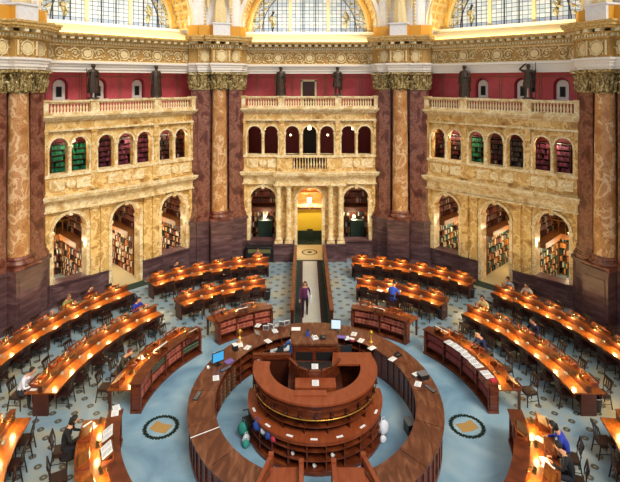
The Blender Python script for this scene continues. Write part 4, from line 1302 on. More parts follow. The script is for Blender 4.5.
# white-handled drawers at the left of the ring
for a in (152, 158, 164, 170):
    d = MB().arc(RI - .03, RI + .05, a, a + 5, .15, .85, 2).build('drawer_stack', 'wood', t)
    mb = MB()
    for z in range(6):
        mb.cbox(((RI - .05) * math.cos(R(a + 2.5)), (RI - .05) * math.sin(R(a + 2.5)), .22 + z * .12), (.02, .1, .05), R(a + 2.5))
    mb.build('label_holder', 'brass', d)

# ================================================================ CENTRAL DESK
DD = 16.0
t = thing('central_control_desk', 'tiered round mahogany control desk in the middle of the room', 'desk', (0, DD, 0))
mb = MB(); mb.arc(1.2, 2.14, 170, 370, 0, .10, 40); mb.arc(1.2, 2.10, 170, 370, .1, .13, 40); mb.build('plinth', 'wood', t)
for z in (.36, .62):
    MB().arc(1.55, 2.09, 172, 368, z, z + .03, 40).build('shelf', 'wood', t)
MB().arc(1.50, 1.56, 170, 370, 0, 1.85, 40).build('inner_wall', 'darkwood', t)
for k in range(14):
    a = 172 + k * 196 / 13
    MB().arc(1.55, 2.08, a - .5, a + .5, .1, .90, 1).build('divider', 'wood', t)
mb = MB(); mb.arc(1.66, 2.14, 171, 369, .90, .95, 48); mb.arc(2.08, 2.12, 171, 369, .82, .90, 48); mb.build('lower_counter', 'orangewood', t)
MB().arc(1.50, 1.86, 171, 369, 1.14, 1.17, 44).build('upper_shelf', 'wood', t)
for k in range(10):
    a = 174 + k * 192 / 9
    MB().arc(1.55, 1.84, a - .4, a + .4, .95, 1.40, 1).build('upper_divider', 'darkwood', t)
MB().arc(1.82, 1.88, 171, 369, 1.40, 1.82, 48).build('fascia', 'wood', t)
MB().arc(1.87, 1.91, 171, 369, 1.62, 1.68, 48).build('fascia_rail', 'wood', t)
for k in range(15):
    a = R(176 + k * 188 / 14)
    mb = MB(); mb.cbox((1.92 * math.cos(a), 1.92 * math.sin(a), 1.55), (.09, .08, .12), a); mb.ball((1.95 * math.cos(a), 1.95 * math.sin(a), 1.49), .04, 6, 5)
    mb.build('bracket', 'darkwood', t)
pts = [(1.93 * math.cos(R(171 + i * 198 / 50)), 1.93 * math.sin(R(171 + i * 198 / 50)), 1.41) for i in range(51)]
MB().tube(pts, .02, 6).build('brass_rail', 'brass', t)
mb = MB(); mb.arc(1.45, 1.98, 172, 372, 1.82, 1.88, 56); mb.build('top_counter', 'orangewood', t)
mb = MB(); mb.prism([(.55, .05), (1.55, .05), (1.93, .05), (1.90, .75), (.62, .75)], 1.822, 1.878); mb.build('side_counter', 'orangewood', t)
MB().box(-.62, .3, -1.60, -1.36, 1.83, 1.92).build('raised_ledge', 'orangewood', t)
MB().box(.60, .66, .05, .75, 0, 1.82).build('side_panel', 'darkwood', t)
MB().box(1.85, 1.90, .05, .75, 0, 1.82).build('side_panel', 'wood', t)
MB().box(.62, 1.9, .70, .75, 0, 1.82).build('side_panel', 'wood', t)
# sunken lectern with an eight-sided rail
mb = MB(); mb.prism([(-.85, .62), (-.85, -.9), (.85, -.9), (.85, .62)], 0, 1.45); mb.build('platform', 'darkwood', t)
mb = MB(); mb.prism([(-.62, -.95), (.62, -.95), (.62, -.45), (-.62, -.45)], 1.45, 1.74); mb.build('lectern_step', 'orangewood', t)
for a, b in (((-.80, .25), (-.52, -.22)), ((-.52, -.22), (-.2, -.42)), ((-.2, -.42), (.2, -.42)), ((.2, -.42), (.52, -.22)), ((.52, -.22), (.80, .25))):
    mb = MB(); L = math.dist(a, b); m_ = ((a[0] + b[0]) / 2, (a[1] + b[1]) / 2); rz = math.atan2(b[1] - a[1], b[0] - a[0])
    mb.cbox((m_[0], m_[1], 1.72), (L, .04, .42), rz); mb.cbox((m_[0], m_[1], 1.94), (L + .05, .09, .03), rz)
    for q in (-.3, 0, .3): mb.cbox((m_[0] + q * L * math.cos(rz), m_[1] + q * L * math.sin(rz), 1.72), (.03, .06, .40), rz)
    mb.build('rail_panel', 'wood', t)
MB().prism([(-.70, .3), (-.45, -.16), (-.18, -.34), (.18, -.34), (.45, -.16), (.70, .3)], 1.80, 1.82).build('writing_surface', 'blackplastic', t)
# high pulpit desk behind
mb = MB(); mb.box(-.75, .75, .85, 1.55, 0, 2.12); mb.box(-.70, .70, .80, .85, 1.0, 2.05); mb.build('pulpit_body', 'wood', t)
for x0, x1 in ((-.62, -.06), (.06, .62)):
    MB().box(x0, x1, .775, .81, 1.35, 1.86).build('recessed_panel', 'black', t)
mb = MB(); mb.box(-.80, .80, .74, 1.6, 2.12, 2.17); mb.box(-.78, .78, .76, 1.58, 2.08, 2.12); mb.build('pulpit_top', 'ringtop', t)
mb = MB(); mb.box(-.85, .85, .45, .82, 1.40, 1.58); mb.build('pulpit_step', 'wood', t)
# partition at the left with an opening
t = thing('wooden_partition', 'tall wooden partition with an opening, left of the high pulpit desk', 'partition', (-1.35, 16.85, 0))
MB().box(-.72, .55, -.07, .07, 1.62, 1.78).build('top_rail', 'wood', t)
for x in (-.67, -.28, .5): MB().box(x - .05, x + .05, -.05, .05, 0, 1.62).build('post', 'darkwood', t)
MB().box(-.25, .47, -.03, .03, 0, 1.62).build('panel', 'darkwood', t)
# gangway counters on the near side
for s_ in (-1, 1):
    nm = 'left' if s_ < 0 else 'right'
    t = thing('gangway_counter', '%s of the two wooden flap counters before the central desk' % nm, 'counter', (s_ * 1.02, 12.2, 0))
    # outline surveyed on the photo: outer side slants, inner side runs straight
    xo0, xo1, xi = s_ * .62, s_ * .20, -s_ * .60
    MB().prism([(xo0, -.5), (xo1, .80), (xi, .80), (xi, -.5)], .88, .93).build('counter_top', 'orangewood', t)
    MB().prism([(xo0 * .93, -.45), (xo1 * .9, .74), (xi * .9, .74), (xi * .9, -.45)], 0, .88).build('cupboard', 'darkwood', t)
    for x0, x1, y1 in ((xo0, xo1, 1.02), (xi, xi, .78)):
        mb = MB()
        mb.prism([(x0 - .055, -.5), (x0 + .055, -.5), (x1 + .055, y1), (x1 - .055, y1)], .93, 1.10)
        mb.box(x1 - .065, x1 + .065, y1 - .08, y1 + .06, .2, 1.14)
        mb.build('side_rail', 'orangewood', t)

# ================================================================ FLOOR MEDALLIONS
for s_, (px, py) in ((-1, (161, 427)), (1, (467, 426))):
    p = at(px, py)
    t = thing('floor_medallion', 'round floor medallion with dark wreath and golden centre, %s of the counter' % ('left' if s_ < 0 else 'right'), 'medallion', (p[0], p[1], 0), R(20 * s_))
    mb = MB()
    for i in range(36):
        a = 2 * pi * i / 36
        mb.cbox((.50 * math.cos(a), .50 * math.sin(a), .003), (.13, .10, .006), a + .6 * (1 if i % 2 else -1))
    mb.build('wreath', 'dgreen', t)
    mb = MB(); flat_ring(mb, 0, 0, .53, .53, .10, .002, 40); mb.build('ring', 'steel', t)
    mb = MB(); mb.prism([(-.30, -.20), (.0, -.25), (.30, -.20), (.30, .20), (0, .15), (-.30, .20)], 0, .005); mb.build('open_book_emblem', plain('tan_stone_inlay%d' % s_, '#b28c50', .5), t)

# ================================================================ BINS AND CHAIRS
for q, (px, py, lab) in enumerate([(267, 297, 'black waste bin at the walkway end of the middle left desk'), (441, 316, 'black waste bin beside the far end of the middle desk right of walkway'),
                    (471, 295, 'black waste bin beyond the end of the outer desk right of walkway'), (596, 408, 'large black waste bin at the near end of the long middle right desk'), (152, 322, 'black waste bin at the far end of the long middle left desk')]):
    p = at(px, py + 2)
    t = thing('waste_bin', lab, 'bin', p, 0, 'black waste bins')
    MB().lathe([(.15, 0), (.15, .02), (.19, .44), (.20, .46), (.18, .46), (.14, .04), (0, .04)], 0, 0, 16).build('bucket', 'blackplastic', t)
    mb = MB(); pts = [(.19 * math.cos(i * pi / 10), .19 * math.sin(i * pi / 10), .455) for i in range(21)]; mb.tube(pts, .012, 5, False); mb.build('rim', 'steel', t)
def office_chair(p, rz, lab):
    t = thing('swivel_chair', lab, 'chair', p, rz)
    mb = MB(); mb.box(-.24, .24, -.24, .24, .44, .52); mb.build('seat', 'blackplastic', t)
    mb = MB(); mb.cbox((0, -.26, .80), (.42, .06, .5), 0, .1); mb.build('backrest', 'blackplastic', t)
    MB().tube([(0, 0, .1), (0, 0, .45)], .03).build('gas_lift', 'steel', t)
    for k in range(5):
        a = k * 2 * pi / 5
        MB().tube([(0, 0, .12), (.28 * math.cos(a), .28 * math.sin(a), .07)], .02).build('leg', 'steel', t)
        MB().ball((.28 * math.cos(a), .28 * math.sin(a), .035), .035, 8, 6).build('caster', 'blackplastic', t)
    for s_ in (-1, 1): MB().tube([(s_ * .24, 0, .48), (s_ * .30, 0, .66), (s_ * .30, .18, .68)], .018).build('armrest', 'blackplastic', t)
office_chair((-1.95, 15.45, 0), R(120), 'black swivel chair with shiny legs between counter ring and central desk')
office_chair((1.15, 19.0, 0), R(20), 'black swivel office chair by the pale computer screen on the ring')
office_chair((-1.5, 18.7, 0), R(60), 'black swivel office chair among the papers at the far side of the ring')
copy_tree(PC, (-8.75, 14.0, 0), R(-70), 'dark wooden chair standing apart near the desk at the lower left corner')

# ================================================================ THINGS ON THE COUNTER
RT = 1.0
def on_ring(px, py, z=RT): return at(px, py, z)
def paper(px, py, lab, rz=0, z=RT, g='loose papers on the ring counter'):
    copy_tree(PP, at(px, py, z), rz, lab, g)
spots = [(240, 345, .3, 'white sheet beside the small lamp on the counter ring'), (247.5, 347.5, -.4, 'white sheet just in front of the small lamp on the ring'), (216, 378, .2, 'white sheet in front of the blue computer screen'),
         (268, 341, .7, 'white sheet tilted on the far left of the ring'), (361, 340.5, -.5, 'white sheet left of the lit brass lamp on the ring'), (372, 348, -.9, 'white sheet in front of the lit brass lamp'),
         (392.5, 359, -.8, 'white sheet beside the black telephone on the ring'), (418, 384, -.4, 'white sheet on the near right of the ring'), (347, 338, .2, 'white sheet right of the pale computer screen'), (354, 334, -.3, 'white sheet farthest right of the pale screen'),
         (275, 331, .4, 'white sheet in front of the leaning folders')]
for px, py, rz, lab in spots:
    paper(px, py, lab, rz, RT + .001 + .001 * random.random())
def box_thing(name, lab, cat, p, dims, rz, mat, lid=None, g=None):
    t = thing(name, lab, cat, p, rz, g)
    w, d, h = dims
    mb = MB(); mb.box(-w / 2, w / 2, -d / 2, d / 2, 0, h); mb.build('body', mat, t)
    if lid: MB().box(-w / 2 - .005, w / 2 + .005, -d / 2 - .005, d / 2 + .005, h, h + .012).build('cover', lid, t)
    return t
# computers
def monitor(p, rz, lab, scr, w=.46, h=.34):
    t = thing('computer_monitor', lab, 'monitor', p, rz)
    MB().box(-w / 2, w / 2, -.02, .02, .12, .12 + h).build('housing', 'blackplastic', t)
    MB().box(-w / 2 + .02, w / 2 - .02, -.024, -.019, .14, .10 + h).build('screen', scr, t)
    MB().box(-.12, .12, -.09, .09, 0, .015).build('stand_base', 'blackplastic', t); MB().box(-.025, .025, 0, .02, .01, .15).build('stand_neck', 'blackplastic', t)
def keyboard(p, rz, lab):
    t = thing('keyboard', lab, 'keyboard', p, rz)
    MB().box(-.22, .22, -.07, .07, 0, .02).build('case', 'blackplastic', t)
    mb = MB()
    for i in range(12):
        for j in range(4): mb.box(-.20 + i * .034, -.174 + i * .034, -.055 + j * .03, -.032 + j * .03, .02, .026)
    mb.build('keys', 'steel', t)
p = on_ring(218, 365); monitor(p, R(38), 'computer monitor with a bright blue screen on the left of the ring', 'screen')
p = on_ring(226, 369); keyboard(p, R(50), 'black keyboard beside the blue screen')
p = on_ring(336, 332); monitor((p[0], p[1], RT), R(-6), 'pale-screened computer monitor at the far right side of the ring', 'screenw', .40, .38)
p = on_ring(197.5, 396); keyboard(p, R(80), 'small black keypad lying on the bare left counter')
p = on_ring(430, 389); keyboard(p, R(-60), 'black keypad lying on the right of the ring')
def phone(p, rz, lab, mat='blackplastic'):
    t = thing('telephone', lab, 'telephone', p, rz)
    MB().prism([(-.1, -.11), (.1, -.11), (.1, .11), (-.1, .11)], 0, .045).build('body', mat, t)
    mb = MB(); mb.tube([(-.06, -.1, .06), (-.06, -.08, .08), (-.06, .08, .08), (-.06, .1, .06)], .02, 6); mb.build('handset', mat, t)
    mb = MB()
    for i in range(3):
        for j in range(4): mb.box(-.01 + i * .03, .01 + i * .03, -.08 + j * .03, -.062 + j * .03, .045, .05)
    mb.build('keypad', 'steel', t)
phone(on_ring(398, 355.5), R(-50), 'black telephone on the right part of the ring counter')
def mug(p, lab, mat='paper'):
    t = thing('mug', lab, 'mug', p); MB().lathe([(.0, .01), (.04, 0), (.042, .095), (.036, .095), (.034, .02), (0, .015)], 0, 0, 14).build('cup', mat, t)
    MB().tube([(.04, 0, .075), (.07, 0, .065), (.07, 0, .035), (.04, 0, .025)], .007, 5).build('handle', mat, t)
mug(on_ring(208, 369), 'white mug left of the blue computer screen')
def rolled(p, lab, h=.42):
    t = thing('paper_roll', lab, 'paper', p); MB().tube([(0, 0, .02), (.10, .05, h)], [.03, .035], 8).build('sheet', 'paper', t)
rolled(on_ring(212, 363), 'white paper roll leaning left of the blue screen', .34)
def table_lamp(p, lab, h=.36):
    t = thing('counter_lamp', lab, 'lamp', p)
    MB().lathe([(.09, 0), (.09, .015), (.02, .03), (.014, h - .1)], 0, 0, 12).build('base', 'brass', t)
    MB().lathe([(.02, h + .05), (.05, h + .04), (.11, h - .06), (.10, h - .07), (.03, h + .03)], 0, 0, 14).build('lamp_shade', 'brass', t)
    MB().ball((0, 0, h - .06), .035, 8, 6).build('bulb', 'bulb', t)
    lamp_light('lamp_glow', t, (0, 0, h - .12), 4, (1, .75, .4), .04)
table_lamp(on_ring(371, 342), 'lit brass table lamp on the right far side of the ring', .40)
table_lamp(on_ring(240, 338), 'small lit brass lamp on the left far side of the ring', .30)
# books / folders standing and leaning
def folder(p, rz, lab, mat='paper', tilt=.5, w=.24, h=.3):
    t = thing('leaning_folder', lab, 'folder', p, rz)
    MB().cbox((0, 0, h / 2 * math.cos(tilt)), (w, .02, h), 0, tilt).build('cover', mat, t)
    MB().cbox((0, -.012, h / 2 * math.cos(tilt)), (w * .8, .005, h * .7), 0, tilt).build('label_sheet', 'ink' if mat == 'paper' else 'paper', t)
for k, (px, py, m_, w) in enumerate([(266, 331, 'paper', 'first'), (271, 329.5, 'paper', 'second'), (276.5, 328.5, 'plate', 'third'), (282, 327, 'paper', 'fourth'), (286.5, 326, 'paper', 'fifth'), (257.5, 336, 'plate', 'grey')]):
    folder(on_ring(px, py), random.uniform(-.5, .5), '%s white folder leaning at the far left of the ring' % w if w != 'grey' else 'grey folder standing alone beyond the small lamp', m_)
BLUEG = plain('blue_cloth', '#274a9a', .8); TEAL = plain('teal_cloth', '#2f8f80', .8); WHITEC = plain('white_cloth', '#dfe2ea', .8); PINK = plain('pink_red_card', '#c22f45', .6); LILAC = plain('lilac_flat', '#7a62a8', .5)
box_thing('lilac_slab', 'small lilac slab standing in for the purple glow of the blue screen', 'tray', on_ring(229, 362), (.3, .22, .04), R(45), LILAC)  # lilac block paints the screen's purple glow on the counter
box_thing('lilac_slab', 'lilac mat in front of the pale computer screen', 'tray', on_ring(339, 337), (.55, .2, .02), R(-10), LILAC)
box_thing('red_box', 'small red card box among the papers right of the pale screen', 'box', on_ring(352, 341), (.16, .12, .08), R(-30), PINK, 'paper')
box_thing('brown_box', 'brown wooden tray holding papers behind the worker in blue', 'box', on_ring(296, 331), (.35, .25, .08), 0, 'woodtop', 'paper')
box_thing('printer', 'black card printer on the near right of the ring', 'printer', on_ring(423, 378), (.28, .3, .16), R(-70), 'blackplastic', 'steel')
box_thing('card_tray', 'grey card tray beside the black printer', 'tray', on_ring(416, 376), (.18, .22, .06), R(-60), 'steel', 'paper')
box_thing('desk_organizer', 'black file organizer standing behind the small left lamp', 'box', on_ring(235, 350), (.16, .22, .2), R(30), 'blackplastic', 'paper')
for k, a in enumerate((128, 118, 108)):
    p = ringp(RI + .2, a, .39)
    box_thing('storage_box', '%s white box on the inner shelf at the far left of the ring' % ['nearest', 'middle', 'farthest'][k], 'box', p, (.3, .25, .22), seat_rot(a), 'paper', 'plate')
box_thing('storage_box', 'tan box on the inner shelf at the far right of the ring', 'box', ringp(RI + .2, 72, .39), (.35, .25, .2), seat_rot(72), 'woodtop', 'paper')
box_thing('storage_box', 'dark bag on the floor inside the right of the ring', 'bag', (2.95, 15.6, 0), (.25, .4, .35), .2, 'blackplastic', 'steel')
# telephone and papers on the pulpit and lectern
phone((.02, DD + 1.1, 2.17), .3, 'white telephone on top of the high pulpit desk', 'paper')
phone((.3, DD + 1.12, 2.17), -.1, 'dark telephone right of the white telephone on the pulpit')
box_thing('card_holder', 'small dark blue holder standing left on the pulpit top', 'holder', (-.22, DD + 1.25, 2.17), (.1, .1, .2), 0, BLUEG, 'blackplastic')
copy_tree(PP, (.0, DD + .02, 1.822), 0, 'white sheet on the dark lectern surface of the central desk')
copy_tree(PP, (.0, DD - .72, 1.742), 0, 'white sheet on the step before the lectern')
# labels on the lower counter
for k, a in enumerate((202, 226, 248, 268, 289, 312, 335)):
    t_ = tag(MB().box(-.10, .10, -.035, .035, 0, .006).build('name_card', 'paper'), '%s white card lying on the lower round counter, from the left' % ORD[k], 'card', 'white cards on the lower counter')
    t_.location = (2.02 * math.cos(R(a)), DD + 2.02 * math.sin(R(a)), .951); t_.rotation_euler = (0, 0, R(a) + pi / 2)
# coats and bags stowed at the drum
def bag(p, mat, lab, s=1, cat='bag'):
    t = thing('cloth_bag', lab, cat, p, random.uniform(-1, 1))
    n = 14; vs = []; prof = [(.02, 0), (.16, .02), (.19, .12), (.16, .25), (.09, .33), (.02, .36)]
    for r_, zz in prof:
        for i in range(n):
            a = 2 * pi * i / n; q = r_ * (1 + .16 * math.sin(3 * a + zz * 9) + .08 * math.sin(5 * a)) * s
            vs.append((q * math.cos(a), q * .7 * math.sin(a), zz * s))
    MB().add(vs, [(j * n + i, j * n + (i + 1) % n, (j + 1) * n + (i + 1) % n, (j + 1) * n + i) for j in range(len(prof) - 1) for i in range(n)] + [tuple(range(n))[::-1], tuple(range(n * 5, n * 6))], True).build('body', mat, t)
    MB().tube([(-.08 * s, 0, .3 * s), (-.05 * s, 0, .44 * s), (.05 * s, 0, .44 * s), (.08 * s, 0, .3 * s)], .01, 5).build('handle', mat, t)
def drum(a, r, z): return (r * math.cos(R(a)), DD + r * math.sin(R(a)), z)
bag(drum(196, 2.3, .12), TEAL, 'teal cloth bag hanging at the left side of the central desk', 1.0)
bag(drum(203, 2.28, .05), WHITEC, 'white cloth bundle under the teal bag', .7)
bag(drum(206, 2.33, .0), TEAL, 'small teal bag on the floor beside the central desk', .6)
bag(drum(215, 2.1, .66), BLUEG, 'blue jacket stowed under the lower round counter', .8, 'jacket')
bag(drum(222, 2.05, .66), WHITEC, 'white and blue bundle right of the blue jacket', .6)
bag(drum(229, 2.08, .66), BLUEG, 'second blue bundle under the lower counter', .62)
bag(drum(234, 2.1, .66), PINK, 'small red bundle at the right of the blue ones', .45)
bag(drum(345, 2.16, .1), WHITEC, 'white bag hanging at the right side of the central desk', 1.1)
bag(drum(338, 2.2, .0), WHITEC, 'crumpled white bag beneath the white hanging bag', .6)
for a, z, w in ((250, .39, 'left'), (283, .39, 'right'), (268, .13, 'lower')):
    mug(drum(a, 1.98, z), '%s white cup on the open shelves of the central desk' % w)
# ---- things on the bookcase desks
def obook(px, py, z, rz, lab):
    copy_tree(PB, at(px, py, z), rz, lab, 'open books on the bookcase desks')
BT = .99
for px, py, ang, lab in [(242, 311, 120, 'open book propped between the lamps of the short desk left of walkway'), (379, 311, 60, 'large open book on the short bookcase desk right of walkway'),
                     (161, 349, 158, 'open picture book on the long left bookcase desk'), (193, 333, 146, 'small closed pale booklet at far end of the long left bookcase desk')]:
    copy_tree(PS, at(px, py + 3, BT), seat_rot(ang), 'wooden rest under ' + lab, 'book rests on the desks')
    q = at(px, py + 3, BT)
    c = copy_tree(PB, (q[0], q[1], BT + .21), 0, lab, 'open books on the bookcase desks')
    c.rotation_euler = (R(-32), 0, seat_rot(ang)); 
    if 'pale booklet' in lab: c.scale = (.6, .6, .6)
for px, py, ang, lab in [(441.5, 332, 33, 'open book resting nearest the far end of the long right bookcase desk'), (108, 438, 200, 'upper open book at the lower left bookcase desk'), (107, 455, 207, 'lower open book at the lower left bookcase desk'),
                         (520.5, 432, -18, 'dark closed album propped on the lower right bookcase desk')]:
    q = at(px, py + 3, BT)
    copy_tree(PS, q, seat_rot(ang) + (0 if px > 300 else 0), 'wooden rest under ' + lab, 'book rests on the desks')
    if 'album' in lab:
        t = thing('album', lab, 'book', (q[0], q[1], BT + .21), seat_rot(ang)); t.rotation_euler = (R(-32), 0, seat_rot(ang)); MB().box(-.2, .2, -.15, .15, 0, .04).build('cover', 'darkwood', t)
        continue
    c = copy_tree(PB, (q[0], q[1], BT + .21), 0, lab, 'open books on the bookcase desks'); c.rotation_euler = (R(-32), 0, seat_rot(ang))
for k, (px, py) in enumerate([(451, 344), (460, 350), (468, 357), (476, 364.5), (487, 375)]):
    a = math.degrees(math.atan2(at(px, py, BT)[1] - DC, at(px, py, BT)[0]))
    copy_tree(PB, at(px, py, BT + .001), seat_rot(a) + .1, '%s white open volume from the far end on top of long right bookcase desk' % ORD[k], 'open books on the bookcase desks')
box_thing('red_folder', 'bright red folder at the near end of the long right bookcase desk', 'folder', at(493, 380, BT), (.26, .18, .03), seat_rot(8), PINK, None)
paper(115, 413, 'large white sheet on top of the lower left bookcase desk', .3, BT, 'papers on the desks'); paper(116.5, 408, 'second white sheet at the far end of the lower left bookcase desk', .5, BT + .006, 'papers on the desks')
for px, py, lab in [(91, 428, 'pale sheet under the reading woman in black'), (89, 425, 'second sheet beside the woman in black'), (541, 440, 'sheet before the woman in blue at lower right'), (545, 461, 'sheet before the man in black at lower right'), (548, 467, 'spread newspaper before the man in black'), (552, 474, 'white leaflet at the bottom of the lower right desk'),
                    (35, 388, 'sheet under the hands of the reader in white'), (380, 290.5, 'sheet left of the reader in the blue shirt'), (389.5, 289, 'sheet right of the reader in the blue shirt'), (141, 357.5, 'sheet before the reader in dark clothes'), (480, 352, 'sheet by the bald reader'), (485, 304, 'sheet before the reader in cream'),
                    (258, 325.5, 'small sheet at the near end of the short desk left of walkway')]:
    copy_tree(PP, at(px, py, .772), random.uniform(-1, 1), lab, 'papers on the desks')
box_thing('storage_box', 'pale pink box on the short bookcase desk right of walkway', 'box', at(364, 306, BT), (.2, .14, .05), .2, 'woodtop', 'plate')
bag(at(134, 302, 0), 'blackplastic', 'dark bag standing on a chair behind the reader in blue jacket', 1.2)

# ================================================================ PEOPLE
def short(l):
    w = l.split()[:13]
    while w[-1] in ('the', 'of', 'at', 'in', 'a', 'behind', 'right', 'left', 'outer', 'long', 'middle', 'far', 'end'): w.pop()
    return ' '.join(w)
SKIN = plain('skin', '#c99273', .6)
def mix_cloth(name, col): return noisy('cloth_' + name, [(0, col), (.5, col), (1, col)], 8, rough=.85, bump=.15)
def skinned(joints, edges, radii, root, mats, region, sub=1, extra=None):
    """one continuous body grown over a skeleton; region(p) -> material index"""
    me = bpy.data.meshes.new('body'); bm = bmesh.new()
    sl = bm.verts.layers.skin.verify()
    vs = {}
    for k, p in joints.items():
        v = bm.verts.new(p); r = radii[k]; v[sl].radius = (r, r) if not isinstance(r, tuple) else r
        v[sl].use_root = (k == root); vs[k] = v
    for a, b in edges: bm.edges.new((vs[a], vs[b]))
    bm.to_mesh(me); bm.free()
    o = bpy.data.objects.new('body', me); COL.objects.link(o)
    s = o.modifiers.new('skin', 'SKIN'); s.use_smooth_shade = True
    u = o.modifiers.new('sub', 'SUBSURF'); u.levels = sub; u.render_levels = sub
    dg = bpy.context.evaluated_depsgraph_get()
    ev = o.evaluated_get(dg)
    m2 = bpy.data.meshes.new_from_object(ev)
    bpy.data.objects.remove(o, do_unlink=True)
    m2.name = 'body'
    m2.materials.clear()
    for m in mats: m2.materials.append(m)
    for f in m2.polygons:
        f.material_index = region(f.center); f.use_smooth = True
    return m2
def seg_d(p, a, b):
    a = Vector(a); b = Vector(b); ab = b - a
    t_ = max(0, min(1, (p - a).dot(ab) / max(ab.length_squared, 1e-9)))
    return (p - (a + ab * t_)).length
def person(lab, loc, rz, shirt, trousers='#23242c', hair='#1f1510', pose='sit', lean=.12, bald=False, skirt=False, hands=None, longhair=False, scale=1.0):
    t = thing('person', lab, 'person', loc, rz)
    t.scale = (scale,) * 3
    J = {}; Rr = {}; E = []
    def j(k, p, r, par=None):
        J[k] = Vector(p); Rr[k] = r
        if par: E.append((par, k))
    if pose == 'sit':
        b = .52
        j('pelvis', (0, 0, b), .135); j('waist', (0, lean * .35, b + .20), .12, 'pelvis'); j('chest', (0, lean, b + .38), .14, 'waist')
        j('upper', (0, lean * 1.25, b + .50), .10, 'chest'); j('neck', (0, lean * 1.5, b + .59), .05, 'upper')
        hx, hy, hz = 0, lean * 2.0 + .03, b + .70
        for s_, n in ((-1, 'l'), (1, 'r')):
            j('hip' + n, (s_ * .10, .08, b - .01), .095, 'pelvis'); j('knee' + n, (s_ * .13, .44, b - .02), .062, 'hip' + n)
            j('ank' + n, (s_ * .12, .40, .09), .042, 'knee' + n); j('toe' + n, (s_ * .13, .56, .04), .035, 'ank' + n)
            j('sh' + n, (s_ * .185, lean * 1.15, b + .48), .065, 'upper')
            hp = hands or ((.13, lean + .34, .83), (.13, lean + .34, .83))
            hx_, hy_, hz_ = hp[0 if s_ < 0 else 1]
            j('el' + n, (s_ * .27, lean + .12, b + .26), .045, 'sh' + n)
            j('wr' + n, (s_ * hx_, hy_, hz_), .027, 'el' + n)
    else:
        j('pelvis', (0, 0, .92), .14); j('waist', (0, 0, 1.07), .12, 'pelvis'); j('chest', (0, .0, 1.24), .14, 'waist'); j('upper', (0, 0, 1.37), .10, 'chest'); j('neck', (0, .01, 1.46), .05, 'upper')
        hx, hy, hz = 0, .03, 1.575
        for s_, n in ((-1, 'l'), (1, 'r')):
            st = .16 * s_ if pose == 'walk' else 0
            j('hip' + n, (s_ * .095, 0, .86), .10, 'pelvis'); j('knee' + n, (s_ * .10, st * .7 + .03, .48), .065, 'hip' + n)
            j('ank' + n, (s_ * .10, st, .09), .045, 'knee' + n); j('toe' + n, (s_ * .11, st + .15, .04), .037, 'ank' + n)
            j('sh' + n, (s_ * .19, 0, 1.36), .065, 'upper')
            ew = hands[0 if s_ < 0 else 1] if hands else ((s_ * .27, -.02, 1.08), (s_ * .27, .12, .86))
            j('el' + n, ew[0], .046, 'sh' + n); j('wr' + n, ew[1], .028, 'el' + n)
    for s_, n in ((-1, 'l'), (1, 'r')):
        w, e = J['wr' + n], J['el' + n]
        d = (w - e).normalized(); side = d.cross(Vector((0, 0, 1)));
        side = side.normalized() if side.length > .1 else Vector((1, 0, 0))
        if side.x * s_ > 0: side = -side          # thumb side points inwards
        dn = d.cross(side).normalized()
        if dn.z > 0: dn = -dn
        j('palm' + n, w + d * .055, (.034, .018), 'wr' + n)
        for q, (off, L) in enumerate(((.026, .072), (.009, .082), (-.009, .076), (-.026, .060))):
            b0 = w + d * .09 + side * off
            j('f%da%s' % (q, n), b0, .009, 'palm' + n); j('f%db%s' % (q, n), b0 + d * L * .55 + dn * .008, .008, 'f%da%s' % (q, n)); j('f%dc%s' % (q, n), b0 + d * L * .85 + dn * .028, .007, 'f%db%s' % (q, n))
        b0 = w + d * .035 + side * .038
        j('ta' + n, b0, .010, 'palm' + n); j('tb' + n, b0 + d * .035 + side * .018 + dn * .012, .009, 'ta' + n)
    N = J['neck']
    j('jaw', (hx, hy - .01, hz - .05), .058, 'neck'); j('skull', (hx, hy, hz + .03), .088, 'jaw'); j('crown', (hx, hy - .012, hz + .09), .06, 'skull')
    mats = [SKIN, plain('shirt', shirt, .85), plain('trousers', trousers, .85), plain('shoes', '#15110f', .5)]
    legs = [(J['hip' + n], J['knee' + n]) for n in 'lr'] + [(J['knee' + n], J['ank' + n]) for n in 'lr']
    def region(p):
        dh = min(seg_d(p, N, J['skull']), seg_d(p, J['skull'], J['crown']))
        dhand = min(seg_d(p, J['wr' + n], J['wr' + n] + (J['wr' + n] - J['el' + n]).normalized() * .2) for n in 'lr')
        dshoe = min(seg_d(p, J['ank' + n] - Vector((0, 0, .03)), J['toe' + n]) for n in 'lr')
        dleg = min(seg_d(p, a, b_) for a, b_ in legs)
        dt = min(seg_d(p, J['pelvis'] + Vector((0, 0, .04)), J['upper']), *[seg_d(p, J['sh' + n], J['el' + n]) for n in 'lr'], *[seg_d(p, J['el' + n], J['wr' + n]) for n in 'lr'])
        b_ = min((dh, 0), (dhand - .004, 0), (dt, 1), (dleg, 2), (dshoe, 3), key=lambda x: x[0])
        return b_[1]
    me = skinned(J, E, Rr, 'pelvis', mats, region)
    # face on the same mesh
    mb = MB()
    mb.cur = 0; mb.ball((hx, hy + .088, hz + .0), (.012, .02, .022), 6, 5)
    for s_ in (-1, 1):
        mb.ball((s_ * .088, hy - .005, hz + .005), (.012, .02, .03), 6, 5)
        mb.cur = 3; mb.ball((s_ * .032, hy + .078, hz + .028), (.012, .008, .008), 6, 4); mb.cur = 0
    mb.cur = 4; mb.ball((hx, hy + .075, hz - .045), (.024, .010, .007), 6, 4)
    bm = bmesh.new(); bm.from_mesh(me)
    for f, mi in zip(mb.f, mb.mi):
        vv = [bm.verts.new(mb.v[i]) for i in f]; ff = bm.faces.new(vv); ff.material_index = mi; ff.smooth = True
    bm.to_mesh(me); bm.free()
    me.materials.append(plain('lips', '#9a4f48', .6))
    o = bpy.data.objects.new('body', me); COL.objects.link(o); o.parent = t
